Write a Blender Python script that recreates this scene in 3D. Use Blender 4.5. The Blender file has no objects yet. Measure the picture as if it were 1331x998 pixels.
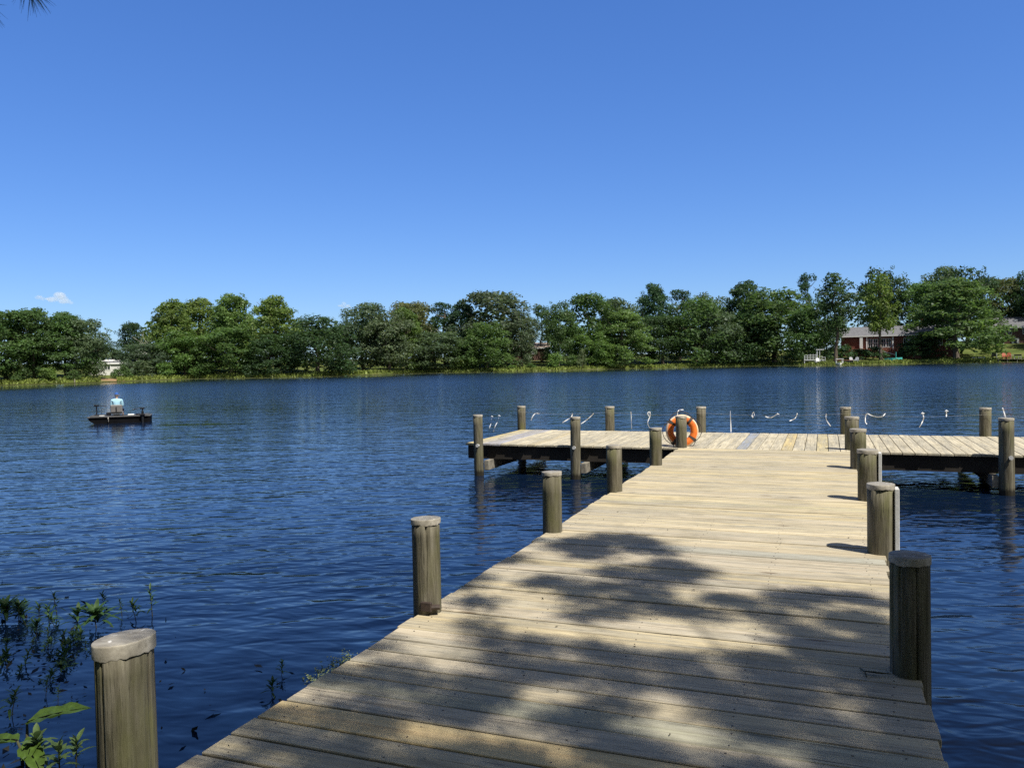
import bpy, bmesh, math, random
import numpy as np
from mathutils import Vector, Matrix

# ------------------------------------------------------------------ camera, light, exposure
sc = bpy.context.scene
COL = sc.collection
WATER, DECK, EYE = 0.0, 0.60, 2.20          # heights in metres: lake, deck top, camera
FPX, CXP, CYP = 1050.0, 665.5, 499.0        # the photograph's focal length and centre, in its own pixels
AX = Vector((0.93275404, 0.00659356, 0.36045307))     # world axes seen by the camera (dock runs along +Y)
AY = Vector((0.36006424, 0.0328542, -0.93234883))
AZ = Vector((-0.01798989, 0.99943841, 0.02827078))

cam = bpy.data.objects.new("camera", bpy.data.cameras.new("camera"))
COL.objects.link(cam)
cam.matrix_world = Matrix.Translation((0, 0, EYE)) @ Matrix((AX, AY, AZ)).to_4x4()
cam.data.sensor_fit = 'HORIZONTAL'
cam.data.sensor_width = 36.0
cam.data.lens = 36.0 * FPX / 1331.0
cam.data.clip_start, cam.data.clip_end = 0.05, 20000.0
sc.camera = cam

SUN = Vector((0.31, -0.16, 0.56)).normalized()        # from the shadows of the pilings
SUN_EL = math.asin(SUN.z)
world = bpy.data.worlds.new("World"); sc.world = world
world.use_nodes = True
wn = world.node_tree
for n in list(wn.nodes): wn.nodes.remove(n)
wo = wn.nodes.new('ShaderNodeOutputWorld'); wb = wn.nodes.new('ShaderNodeBackground')
sky = wn.nodes.new('ShaderNodeTexSky')
sky.sky_type = 'NISHITA'; sky.sun_disc = False
sky.sun_elevation = SUN_EL
sky.sun_rotation = math.atan2(SUN.x, SUN.y)
sky.altitude = 300.0; sky.air_density = 1.0; sky.dust_density = 0.3; sky.ozone_density = 4.0
wb.inputs['Strength'].default_value = 0.12
hs = wn.nodes.new('ShaderNodeHueSaturation'); hs.inputs['Saturation'].default_value = 1.34; hs.inputs['Hue'].default_value = 0.507; hs.inputs['Value'].default_value = 1.42
ga = wn.nodes.new('ShaderNodeGamma'); ga.inputs['Gamma'].default_value = 0.70      # a clear deep blue with a gentle gradient
wn.links.new(sky.outputs[0], ga.inputs['Color']); wn.links.new(ga.outputs[0], hs.inputs['Color']); tn = wn.nodes.new('ShaderNodeMix'); tn.data_type = 'RGBA'; tn.blend_type = 'MULTIPLY'; tn.inputs[0].default_value = 1.0; tn.inputs[7].default_value = (0.58, 0.775, 1.12, 1)
wn.links.new(hs.outputs[0], tn.inputs[6])
tc = wn.nodes.new('ShaderNodeTexCoord'); dt = wn.nodes.new('ShaderNodeVectorMath'); dt.operation = 'DOT_PRODUCT'; dt.inputs[1].default_value = SUN
wn.links.new(tc.outputs['Generated'], dt.inputs[0])
mr = wn.nodes.new('ShaderNodeMapRange'); mr.interpolation_type = 'SMOOTHSTEP'; mr.inputs['From Min'].default_value = 0.12; mr.inputs['From Max'].default_value = 0.75
wn.links.new(dt.outputs['Value'], mr.inputs['Value'])
wh = wn.nodes.new('ShaderNodeMix'); wh.data_type = 'RGBA'; wn.links.new(mr.outputs[0], wh.inputs[0]); wn.links.new(tn.outputs[2], wh.inputs[6])
h2 = wn.nodes.new('ShaderNodeHueSaturation'); h2.inputs['Saturation'].default_value = 0.35; h2.inputs['Value'].default_value = 0.55      # pale glare round the sun
wn.links.new(sky.outputs[0], h2.inputs['Color']); wn.links.new(h2.outputs[0], wh.inputs[7]); wn.links.new(wh.outputs[2], wb.inputs['Color']); wn.links.new(wb.outputs[0], wo.inputs['Surface'])

sl = bpy.data.lights.new("sun", 'SUN'); sl.energy = 5.0; sl.angle = math.radians(0.55); sl.color = (1.0, 0.955, 0.87)
so = bpy.data.objects.new("sun", sl); COL.objects.link(so)
so.rotation_euler = SUN.to_track_quat('Z', 'Y').to_euler()

sc.view_settings.view_transform = 'Standard'; sc.view_settings.look = 'None'
sc.view_settings.exposure = 0.40; sc.view_settings.gamma = 1.0; sc.view_settings.use_curve_mapping = False
sc.cycles.max_bounces = 24; sc.cycles.diffuse_bounces = 3; sc.cycles.glossy_bounces = 3
sc.cycles.transmission_bounces = 3; sc.cycles.volume_bounces = 24; sc.cycles.transparent_max_bounces = 6
sc.cycles.sample_clamp_indirect = 6.0
sc.cycles.use_denoising = False

# ------------------------------------------------------------------ measuring helpers
def ray(u, v):
    q = Vector(((u - CXP) / FPX, -(v - CYP) / FPX, -1.0))
    return Vector((q.dot(AX), q.dot(AY), q.dot(AZ)))
def on_z(u, v, z):
    r = ray(u, v); t = (z - EYE) / r.z
    return Vector((r.x * t, r.y * t, z))
def on_y(u, v, y):
    r = ray(u, v); t = y / r.y
    return Vector((r.x * t, y, EYE + r.z * t))
def at_range(u, rng):
    r = ray(u, 470.0); k = rng / math.hypot(r.x, r.y)
    return r.x * k, r.y * k
def height_at(u, v, x, y):
    r = ray(u, v)
    return EYE + r.z / math.hypot(r.x, r.y) * math.hypot(x, y)
def px(x, y):                                # metres per photograph pixel at that place
    return (AX.z * 0 + abs(-(x * AX[2] + y * AY[2]))) / FPX

# ------------------------------------------------------------------ materials
class NT:
    def __init__(s, name):
        s.m = bpy.data.materials.new(name); s.m.use_nodes = True; s.t = s.m.node_tree
        for n in list(s.t.nodes): s.t.nodes.remove(n)
        s.out = s.t.nodes.new('ShaderNodeOutputMaterial')
    def n(s, kind, props=None, **ins):
        nd = s.t.nodes.new(kind)
        for k, v in (props or {}).items(): setattr(nd, k, v)
        for k, v in ins.items():
            key = int(k[1:]) if k[0] == 'i' and k[1:].isdigit() else k.replace('_', ' ')
            if hasattr(v, 'is_output') or isinstance(v, bpy.types.NodeSocket): s.t.links.new(v, nd.inputs[key])
            else: nd.inputs[key].default_value = v
        return nd
    def link(s, a, b): s.t.links.new(a, b)
    def math(s, op, a, b=0.0, clamp=False):
        return s.n('ShaderNodeMath', {'operation': op, 'use_clamp': clamp}, i0=a, i1=b).outputs[0]
    def mix(s, f, a, b, mode='MIX'):
        nd = s.n('ShaderNodeMix', {'data_type': 'RGBA', 'blend_type': mode})
        for i, v in ((0, f), (6, a), (7, b)):
            if isinstance(v, bpy.types.NodeSocket): s.t.links.new(v, nd.inputs[i])
            else: nd.inputs[i].default_value = (*v, 1.0) if i and len(v) == 3 else v
        return nd.outputs[2]
    def ramp(s, f, stops):
        nd = s.n('ShaderNodeValToRGB'); s.link(f, nd.inputs[0]); e = nd.color_ramp.elements
        while len(e) < len(stops): e.new(0.5)
        for i, (p, c) in enumerate(stops):
            e[i].position = p; e[i].color = (*c, 1) if not isinstance(c, float) else (c, c, c, 1)
        return nd.outputs[0]
    def noise(s, vec, scale, detail=4.0, rough=0.55, dist=0.0):
        return s.n('ShaderNodeTexNoise', Vector=vec, Scale=scale, Detail=detail, Roughness=rough, Distortion=dist).outputs[0]
    def mapping(s, vec, scale=(1, 1, 1), rot=(0, 0, 0), loc=(0, 0, 0)):
        return s.n('ShaderNodeMapping', Vector=vec, Scale=scale, Rotation=rot, Location=loc).outputs[0]
    def obj(s): return s.n('ShaderNodeTexCoord').outputs['Object']
    def pos(s): return s.n('ShaderNodeNewGeometry').outputs['Position']
    def attr(s, name): return s.n('ShaderNodeAttribute', {'attribute_name': name})
    def bump(s, h, strength=0.4, dist=0.01):
        return s.n('ShaderNodeBump', Strength=strength, Distance=dist, Height=h).outputs[0]
    def principled(s, color, rough=0.7, normal=None, spec=0.3, metal=0.0, **kw):
        p = s.n('ShaderNodeBsdfPrincipled', **kw)
        for k, v in (('Base Color', color), ('Roughness', rough), ('Specular IOR Level', spec), ('Metallic', metal)):
            if isinstance(v, bpy.types.NodeSocket): s.link(v, p.inputs[k])
            else: p.inputs[k].default_value = (*v, 1.0) if k == 'Base Color' else v
        if normal is not None: s.link(normal, p.inputs['Normal'])
        s.link(p.outputs[0], s.out.inputs['Surface'])
        return p

def simple(name, c, rough=0.6, var=0.25, scale=8.0, metal=0.0, spec=0.35, bump=0.15):
    t = NT(name); v = t.obj()
    f = t.noise(v, scale, 5.0, 0.6)
    k = t.ramp(f, [(0.3, tuple(x * (1 - var) for x in c)), (0.7, tuple(min(1, x * (1 + var)) for x in c))])
    t.principled(k, rough, t.bump(t.noise(v, scale * 5, 3.0), bump, 0.01), spec, metal)
    return t.m

def deck_material(name, along):
    """weathered softwood boards; the grain runs along one axis, tint and seed come from the board itself"""
    t = NT(name); a = t.attr('tint'); p = t.obj()
    seed = t.n('ShaderNodeCombineXYZ', X=t.math('MULTIPLY', a.outputs['Alpha'], 37.0), Y=t.math('MULTIPLY', a.outputs['Alpha'], 91.0), Z=t.math('MULTIPLY', a.outputs['Alpha'], 53.0)).outputs[0]
    v = t.n('ShaderNodeVectorMath', {'operation': 'ADD'}, i0=p, i1=seed).outputs[0]
    sA = (1.6, 34, 34) if along == 'X' else (34, 1.6, 34)
    sB = (5.0, 150, 150) if along == 'X' else (150, 5.0, 150)
    sC = (0.7, 9, 9) if along == 'X' else (9, 0.7, 9)
    g1 = t.noise(t.mapping(v, sA), 1.0, 6.0, 0.62, 0.6)
    g2 = t.noise(t.mapping(v, sB), 1.0, 3.0, 0.6)
    g3 = t.noise(t.mapping(v, sC), 1.0, 4.0, 0.6, 0.4)
    blot = t.noise(v, 2.3, 5.0, 0.65)
    base = t.mix(1.0, t.ramp(g1, [(0.26, (0.42, 0.39, 0.34)), (0.46, (0.86, 0.84, 0.80)), (0.62, (1.05, 1.04, 1.0)), (0.80, (0.80, 0.78, 0.74))]), a.outputs['Color'], 'MULTIPLY')
    base = t.mix(t.ramp(g3, [(0.40, 0.0), (0.62, 0.72)]), base, (0.33, 0.305, 0.24))              # silvering in long streaks
    base = t.mix(t.ramp(blot, [(0.5, 0.0), (0.72, 0.45)]), base, (0.17, 0.15, 0.10))             # dirt
    crack = t.ramp(g2, [(0.34, 1.0), (0.43, 0.0)])
    crack = t.math('MULTIPLY', crack, t.ramp(g3, [(0.40, 0.15), (0.6, 0.9)]))
    base = t.mix(t.math('MULTIPLY', crack, 0.9), base, (0.06, 0.05, 0.04))
    chk = t.ramp(t.noise(t.mapping(v, (1.1, 85, 85) if along == 'X' else (85, 1.1, 85)), 1.0, 2.0, 0.5), [(0.27, 1.0), (0.345, 0.0)])
    base = t.mix(t.math('MULTIPLY', chk, 0.85), base, (0.055, 0.045, 0.035))
    edge = t.ramp(t.noise(t.mapping(v, (0.9, 14, 14) if along == 'X' else (14, 0.9, 14)), 1.0, 5.0, 0.7), [(0.56, 0.0), (0.70, 0.55)])
    base = t.mix(edge, base, (0.20, 0.175, 0.12))
    # knots
    vor = t.n('ShaderNodeTexVoronoi', {'feature': 'F1'}, Vector=t.mapping(v, (1.1, 4.2, 4.2) if along == 'X' else (4.2, 1.1, 4.2)), Scale=1.0)
    kn = t.ramp(vor.outputs['Distance'], [(0.045, 1.0), (0.10, 0.0)])
    base = t.mix(t.math('MULTIPLY', kn, 0.7), base, (0.10, 0.06, 0.03))
    if along == 'X':                              # one newer board, yellow with an orange heartwood streak
        yc = t.n('ShaderNodeSeparateXYZ', Vector=p).outputs
        wob = t.noise(t.mapping(p, (1.3, 1, 1)), 1.0, 3.0)
        st = t.math('ABSOLUTE', t.math('SUBTRACT', yc[1], t.math('ADD', 2.985, t.math('MULTIPLY', wob, 0.16))))
        st = t.math('MULTIPLY', t.ramp(st, [(0.006, 0.9), (0.036, 0.0)]), t.ramp(t.math('ADD', yc[0], t.math('MULTIPLY', wob, 1.2)), [(-1.6 + 1.6, 0.15), (0.4, 1.0)]))
        new = t.math('MULTIPLY', t.math('LESS_THAN', a.outputs['Alpha'], 0.0), 1.0)
        fresh = t.mix(st, t.ramp(g1, [(0.3, (0.42, 0.31, 0.15)), (0.7, (0.62, 0.49, 0.265))]), (0.40, 0.20, 0.085))
        base = t.mix(new, base, fresh)
        base = t.mix(t.math('MULTIPLY', kn, t.math('MULTIPLY', new, 0.8)), base, (0.08, 0.04, 0.02))
    hgt = t.math('ADD', t.math('MULTIPLY', g2, 0.7), t.math('MULTIPLY', g1, 0.6))
    t.principled(base, 0.82, t.bump(hgt, 0.55, 0.006), 0.2)
    return t.m

def piling_material():
    t = NT('weathered_piling'); p = t.obj(); info = t.n('ShaderNodeObjectInfo')
    v = t.n('ShaderNodeVectorMath', {'operation': 'ADD'}, i0=p, i1=t.n('ShaderNodeCombineXYZ', X=t.math('MULTIPLY', info.outputs['Random'], 50.0), Y=0.0, Z=t.math('MULTIPLY', info.outputs['Random'], 31.0)).outputs[0]).outputs[0]
    g1 = t.noise(t.mapping(v, (22, 22, 1.6)), 1.0, 6.0, 0.65, 0.5)
    g2 = t.noise(t.mapping(v, (120, 120, 7)), 1.0, 3.0, 0.6)
    moss = t.noise(t.mapping(v, (6, 6, 2.2)), 1.0, 5.0, 0.6)
    c = t.ramp(g1, [(0.28, (0.050, 0.043, 0.026)), (0.5, (0.125, 0.112, 0.078)), (0.72, (0.23, 0.21, 0.155))])
    c = t.mix(t.ramp(moss, [(0.46, 0.0), (0.68, 0.6)]), c, (0.120, 0.122, 0.040))
    c = t.mix(t.ramp(t.noise(t.mapping(v, (9, 9, 3)), 1.0, 4.0), [(0.55, 0.0), (0.75, 0.6)]), c, (0.06, 0.055, 0.04))
    c = t.mix(t.ramp(g2, [(0.30, 0.7), (0.40, 0.0)]), c, (0.04, 0.035, 0.025))
    z = t.n('ShaderNodeSeparateXYZ', Vector=t.pos()).outputs[2]
    wet = t.ramp(t.math('ADD', z, t.math('MULTIPLY', g1, 0.12)), [(0.13, 1.0), (0.19, 0.0)])
    c = t.mix(t.math('MULTIPLY', wet, 0.85), c, (0.015, 0.013, 0.01))
    t.principled(c, t.math('SUBTRACT', 0.88, t.math('MULTIPLY', wet, 0.45)), t.bump(t.math('ADD', g1, g2), 0.7, 0.008), 0.25)
    return t.m

def cap_material():
    t = NT('pale_cap_sealant'); v = t.obj(); info = t.n('ShaderNodeObjectInfo')
    v = t.n('ShaderNodeVectorMath', {'operation': 'ADD'}, i0=v, i1=t.n('ShaderNodeCombineXYZ', X=t.math('MULTIPLY', info.outputs['Random'], 40.0), Y=0.0, Z=0.0).outputs[0]).outputs[0]
    c = t.ramp(t.noise(v, 14.0, 6.0, 0.65), [(0.3, (0.24, 0.215, 0.17)), (0.52, (0.39, 0.355, 0.29)), (0.75, (0.50, 0.465, 0.395))])
    c = t.mix(t.ramp(t.noise(t.mapping(v, (1, 1, 0.5)), 40.0, 4.0), [(0.56, 0.0), (0.7, 0.55)]), c, (0.17, 0.15, 0.12))
    nz = t.n('ShaderNodeSeparateXYZ', Vector=t.n('ShaderNodeTexCoord').outputs['Normal']).outputs[2]
    topm = t.ramp(t.math('ADD', nz, t.math('MULTIPLY', t.math('SUBTRACT', t.noise(v, 16.0, 4.0), 0.5), 0.5)), [(0.70, 0.0), (0.90, 0.8)])
    grain = t.ramp(t.noise(t.mapping(v, (9, 34, 9)), 1.0, 5.0, 0.65), [(0.32, (0.12, 0.11, 0.095)), (0.6, (0.27, 0.255, 0.225))])
    grain = t.mix(t.ramp(t.noise(v, 30.0, 2.0), [(0.66, 0.0), (0.70, 0.9)]), grain, (0.62, 0.61, 0.58))            # bird droppings
    c = t.mix(topm, c, grain)
    t.principled(c, 0.85, t.bump(t.noise(v, 26.0, 3.0), 0.3, 0.006), 0.2)
    return t.m

def foliage_material(name, transl=0.44):
    """leaf colour comes from the object's own colour; each leaf spray has its own tone"""
    t = NT(name); info = t.n('ShaderNodeObjectInfo'); a = t.attr('tone')
    c = t.mix(1.0, info.outputs['Color'], a.outputs['Color'], 'MULTIPLY')
    d = t.n('ShaderNodeBsdfDiffuse', Color=c)
    tr = t.n('ShaderNodeBsdfTranslucent', Color=t.mix(1.0, c, (1.25, 1.35, 0.7), 'MULTIPLY'))
    gl = t.n('ShaderNodeBsdfGlossy', Color=(0.9, 0.95, 1.0, 1.0), Roughness=0.45)
    mx = t.n('ShaderNodeMixShader', i0=transl); t.link(d.outputs[0], mx.inputs[1]); t.link(tr.outputs[0], mx.inputs[2])
    m2 = t.n('ShaderNodeMixShader', i0=0.012); t.link(mx.outputs[0], m2.inputs[1]); t.link(gl.outputs[0], m2.inputs[2])
    t.link(m2.outputs[0], t.out.inputs['Surface'])
    return t.m

def bark_material():
    t = NT('bark'); v = t.obj()
    g = t.noise(t.mapping(v, (5, 5, 1.2)), 1.0, 5.0, 0.65)
    t.principled(t.ramp(g, [(0.3, (0.05, 0.038, 0.028)), (0.7, (0.17, 0.14, 0.11))]), 0.9, t.bump(g, 0.8, 0.03), 0.15)
    return t.m

def water_material():
    t = NT('lake_water'); P = t.pos()
    g = bpy.data.node_groups.new('wave_height', 'ShaderNodeTree')
    g.interface.new_socket('P', in_out='INPUT', socket_type='NodeSocketVector')
    g.interface.new_socket('H', in_out='OUTPUT', socket_type='NodeSocketFloat')
    gi = g.nodes.new('NodeGroupInput'); go = g.nodes.new('NodeGroupOutput')
    total = None
    # (scale across, scale along crest, rotation, amplitude in metres, detail, distortion)
    for (sx, sy, rot, amp, det, dis) in ((0.4, 0.9, 0.35, 0.030, 0.0, 0.3), (1.1, 2.6, 0.25, 0.020, 1.0, 0.4), (2.0, 4.8, 0.55, 0.0205, 1.0, 0.4),
                                         (4.4, 9.5, 0.10, 0.0078, 1.0, 0.4), (11.0, 17.0, 0.45, 0.0006, 1.0, 0.2)):
        mp = g.nodes.new('ShaderNodeMapping'); mp.inputs['Scale'].default_value = (sx, sy, 1); mp.inputs['Rotation'].default_value = (0, 0, -rot)
        mp.vector_type = 'POINT'
        r0 = g.nodes.new('ShaderNodeVectorRotate'); r0.rotation_type = 'Z_AXIS'; r0.inputs['Angle'].default_value = -rot
        mp.inputs['Rotation'].default_value = (0, 0, 0)
        g.links.new(gi.outputs[0], r0.inputs['Vector']); g.links.new(r0.outputs[0], mp.inputs['Vector'])
        nz = g.nodes.new('ShaderNodeTexNoise'); nz.noise_dimensions = '2D'
        nz.inputs['Scale'].default_value = 1.0; nz.inputs['Detail'].default_value = det; nz.inputs['Roughness'].default_value = 0.45
        nz.inputs['Distortion'].default_value = dis
        g.links.new(mp.outputs[0], nz.inputs['Vector'])
        ml = g.nodes.new('ShaderNodeMath'); ml.operation = 'MULTIPLY'; ml.inputs[1].default_value = amp
        g.links.new(nz.outputs[0], ml.inputs[0])
        if total is None: total = ml.outputs[0]
        else:
            ad = g.nodes.new('ShaderNodeMath'); ad.operation = 'ADD'; g.links.new(total, ad.inputs[0]); g.links.new(ml.outputs[0], ad.inputs[1]); total = ad.outputs[0]
    g.links.new(total, go.inputs[0])
    EPS = 0.012
    def H(off):
        nd = t.t.nodes.new('ShaderNodeGroup'); nd.node_tree = g
        t.link(t.n('ShaderNodeVectorMath', {'operation': 'ADD'}, i0=P, i1=off).outputs[0], nd.inputs[0])
        return nd.outputs[0]
    h0, hx, hy = H((0, 0, 0)), H((EPS, 0, 0)), H((0, EPS, 0))
    calm = t.attr('calm').outputs['Fac']
    w0 = on_z(199, 552.5, 0.0); w1 = on_z(345, 550.0, 0.0); wd = (w1 - w0); wl = wd.length; wd.normalize(); wnv = Vector((-wd.y, wd.x, 0))     # the boat's wake, a calmer streak
    rel = t.n('ShaderNodeVectorMath', {'operation': 'SUBTRACT'}, i0=P, i1=w0).outputs[0]
    wa = t.math('DIVIDE', t.n('ShaderNodeVectorMath', {'operation': 'DOT_PRODUCT'}, i0=rel, i1=wd).outputs['Value'], wl)
    wb_ = t.n('ShaderNodeVectorMath', {'operation': 'DOT_PRODUCT'}, i0=rel, i1=wnv).outputs['Value']
    wob = t.math('ADD', t.math('ABSOLUTE', wb_), t.math('MULTIPLY', t.math('SUBTRACT', t.noise(P, 0.9, 3.0), 0.5), 0.9))
    wk = t.math('MULTIPLY', t.ramp(wob, [(0.25, 1.0), (0.6, 0.0)]), t.ramp(wa, [(0.0, 0.0), (0.05, 1.0)]))
    wk = t.math('MULTIPLY', wk, t.ramp(wa, [(0.55, 1.0), (1.0, 0.0)]))
    calm = t.math('MULTIPLY', calm, t.math('SUBTRACT', 1.0, t.math('MULTIPLY', wk, 0.85)))
    patch = t.noise(t.mapping(P, (0.012, 0.05, 1), (0, 0, 0.35)), 1.0, 3.0, 0.5)
    amp = t.math('MULTIPLY', t.math('MULTIPLY', calm, 1.9), t.ramp(patch, [(0.36, 0.62), (0.60, 1.12)]))
    k = t.math('DIVIDE', amp, -EPS)
    nx = t.math('MULTIPLY', t.math('SUBTRACT', hx, h0), k); ny = t.math('MULTIPLY', t.math('SUBTRACT', hy, h0), k)
    N = t.n('ShaderNodeVectorMath', {'operation': 'NORMALIZE'}, i0=t.n('ShaderNodeCombineXYZ', X=nx, Y=ny, Z=1.0).outputs[0]).outputs[0]
    p = t.principled((0.0035, 0.0105, 0.029), t.ramp(calm, [(0.30, 0.03), (0.50, 0.06), (1.0, 0.20)]), N, 0.5, IOR=1.42)
    return t.m

def terrain_material():
    t = NT('bank_ground'); P = t.pos(); a = t.attr('soil').outputs['Fac']
    n1 = t.noise(P, 0.22, 5.0, 0.6); n2 = t.noise(P, 3.0, 4.0, 0.6)
    c = t.ramp(n1, [(0.3, (0.055, 0.085, 0.02)), (0.5, (0.10, 0.13, 0.032)), (0.72, (0.17, 0.165, 0.06))])
    c = t.mix(t.ramp(n2, [(0.4, 0.0), (0.7, 0.5)]), c, (0.05, 0.06, 0.02))
    c = t.mix(a, c, t.ramp(n2, [(0.3, (0.22, 0.12, 0.06)), (0.7, (0.36, 0.24, 0.14))]))
    z = t.n('ShaderNodeSeparateXYZ', Vector=P).outputs[2]
    c = t.mix(t.ramp(z, [(0.02, 1.0), (0.10, 0.0)]), c, (0.05, 0.04, 0.025))
    t.principled(c, 0.95, t.bump(n2, 0.6, 0.08), 0.1)
    return t.m

def brick_material(name, c1, c2, mortar, scale):
    t = NT(name); p = t.obj()
    s = t.n('ShaderNodeSeparateXYZ', Vector=p).outputs
    v = t.n('ShaderNodeCombineXYZ', X=t.math('ADD', s[0], s[1]), Y=s[2], Z=0.0).outputs[0]
    b = t.n('ShaderNodeTexBrick', Vector=v, Color1=(*c1, 1), Color2=(*c2, 1), Mortar=(*mortar, 1), Scale=scale)
    t.principled(t.mix(0.35, b.outputs[0], t.ramp(t.noise(p, 1.3, 4.0), [(0.3, tuple(x * 0.6 for x in c1)), (0.7, c2)])), 0.9, None, 0.15)
    return t.m

def shingle_material(name, c):
    t = NT(name); p = t.obj()
    n1 = t.noise(t.mapping(p, (3, 3, 9)), 1.0, 4.0, 0.6)
    t.principled(t.ramp(n1, [(0.3, tuple(x * 0.7 for x in c)), (0.7, tuple(x * 1.3 for x in c))]), 0.9, None, 0.15)
    return t.m

def leaf_material(name, c, vein=True):
    t = NT(name); a = t.attr('tone')
    f = t.noise(t.obj(), 30.0, 4.0)
    cc = t.mix(1.0, t.ramp(f, [(0.3, tuple(x * 0.7 for x in c)), (0.7, tuple(x * 1.25 for x in c))]), a.outputs['Color'], 'MULTIPLY')
    p = t.n('ShaderNodeBsdfPrincipled', Roughness=0.5); t.link(cc, p.inputs['Base Color'])
    p.inputs['Specular IOR Level'].default_value = 0.3
    tr = t.n('ShaderNodeBsdfTranslucent'); t.link(cc, tr.inputs['Color'])
    mx = t.n('ShaderNodeMixShader', i0=0.35); t.link(p.outputs[0], mx.inputs[1]); t.link(tr.outputs[0], mx.inputs[2])
    t.link(mx.outputs[0], t.out.inputs['Surface'])
    return t.m

M = dict(
    deckx=deck_material('walkway_boards', 'X'), decky=deck_material('platform_boards', 'Y'),
    piling=piling_material(), cap=cap_material(), foliage=foliage_material('tree_foliage'), bark=bark_material(),
    water=water_material(), ground=terrain_material(),
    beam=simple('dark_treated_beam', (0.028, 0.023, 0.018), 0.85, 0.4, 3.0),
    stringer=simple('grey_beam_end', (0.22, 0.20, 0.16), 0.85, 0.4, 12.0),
    white=simple('white_paint', (0.76, 0.76, 0.73), 0.5, 0.06, 5.0),
    whitegrey=simple('weathered_white_board', (0.56, 0.56, 0.54), 0.6, 0.15, 9.0),
    nail=simple('rusty_nail', (0.05, 0.035, 0.028), 0.6, 0.3, 50.0),
    galv=simple('galvanised_bolt', (0.62, 0.61, 0.58), 0.5, 0.15, 60.0, 0.2),
    orange=simple('faded_orange_plastic', (0.72, 0.17, 0.025), 0.45, 0.18, 9.0),
    bleached=simple('bleached_buoy_side', (0.78, 0.52, 0.30), 0.5, 0.12, 9.0),
    rope=simple('dark_rope', (0.06, 0.05, 0.045), 0.9, 0.3, 80.0),
    palerope=simple('pale_rope', (0.55, 0.52, 0.46), 0.9, 0.2, 80.0),
    ribbon=simple('white_plastic_ribbon', (0.85, 0.86, 0.88), 0.35, 0.03, 20.0),
    hull=simple('charcoal_boat_hull', (0.007, 0.007, 0.008), 0.6, 0.3, 4.0, 0.0, 0.04),
    boatdeck=simple('grey_boat_deck', (0.075, 0.075, 0.072), 0.7, 0.25, 6.0),
    black=simple('black_plastic', (0.012, 0.012, 0.014), 0.4, 0.2, 10.0),
    seatgrey=simple('grey_seat_vinyl', (0.20, 0.19, 0.18), 0.6, 0.15, 8.0),
    skin=simple('skin', (0.50, 0.30, 0.21), 0.55, 0.08, 20.0),
    shirt=simple('turquoise_shirt', (0.34, 0.57, 0.68), 0.8, 0.14, 5.0),
    navy=simple('navy_cloth', (0.02, 0.03, 0.07), 0.85, 0.2, 8.0),
    capblue=simple('blue_cap_cloth', (0.03, 0.10, 0.34), 0.8, 0.15, 20.0),
    hair=simple('grey_hair', (0.18, 0.16, 0.14), 0.8, 0.3, 60.0),
    redbrick=brick_material('red_brick', (0.16, 0.048, 0.032), (0.21, 0.075, 0.05), (0.20, 0.15, 0.13), 3.5),
    brownbrick=brick_material('brown_brick', (0.105, 0.055, 0.045), (0.16, 0.085, 0.07), (0.18, 0.14, 0.12), 3.5),
    roofgrey=shingle_material('grey_shingles', (0.15, 0.15, 0.16)), roofbrown=shingle_material('brown_grey_shingles', (0.27, 0.215, 0.18)),
    siding=simple('white_siding', (0.62, 0.61, 0.58), 0.6, 0.05, 1.0), dark=simple('dark_paint_and_shade', (0.012, 0.012, 0.014), 0.6, 0.2, 3.0),  # near-black paint, also standing in for shade in and under things
    glass=simple('window_glass', (0.03, 0.035, 0.045), 0.08, 0.1, 2.0, 0.0, 0.6, 0.0),
    teal=simple('teal_plastic', (0.10, 0.55, 0.50), 0.45, 0.1, 4.0), redwood=simple('reddish_deck_wood', (0.40, 0.17, 0.10), 0.8, 0.2, 3.0),
    coral=simple('orange_red_plastic', (0.48, 0.15, 0.085), 0.5, 0.1, 5.0), greyplastic=simple('grey_plastic', (0.45, 0.46, 0.47), 0.5, 0.1, 5.0),
    deadwood=simple('bleached_dead_wood', (0.42, 0.39, 0.34), 0.9, 0.2, 4.0),
    weed=leaf_material('waterweed_leaf', (0.045, 0.095, 0.027)), weedlight=leaf_material('young_weed_leaf', (0.10, 0.155, 0.05)),
    arum=leaf_material('broad_leaf', (0.072, 0.125, 0.020)), reed=leaf_material('shore_reed', (0.235, 0.29, 0.065)),
    pad=leaf_material('lily_pad', (0.30, 0.33, 0.13)), wetleaf=leaf_material('drowned_leaf', (0.022, 0.022, 0.014)),
    algae=leaf_material('pale_algae', (0.30, 0.36, 0.17)), stem=simple('plant_stem', (0.05, 0.05, 0.025), 0.8, 0.3, 30.0),
    tan=simple('khaki_cloth', (0.26, 0.23, 0.17), 0.85, 0.15, 8.0),
)
def _cloud():
    t = NT('cloud_vapour')
    v = t.n('ShaderNodeVolumePrincipled'); v.inputs['Density'].default_value = 0.030; v.inputs['Color'].default_value = (1, 1, 1, 1)
    v.inputs['Anisotropy'].default_value = 0.0
    t.link(v.outputs[0], t.out.inputs['Volume'])
    return t.m
M['cloud'] = _cloud()

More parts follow.
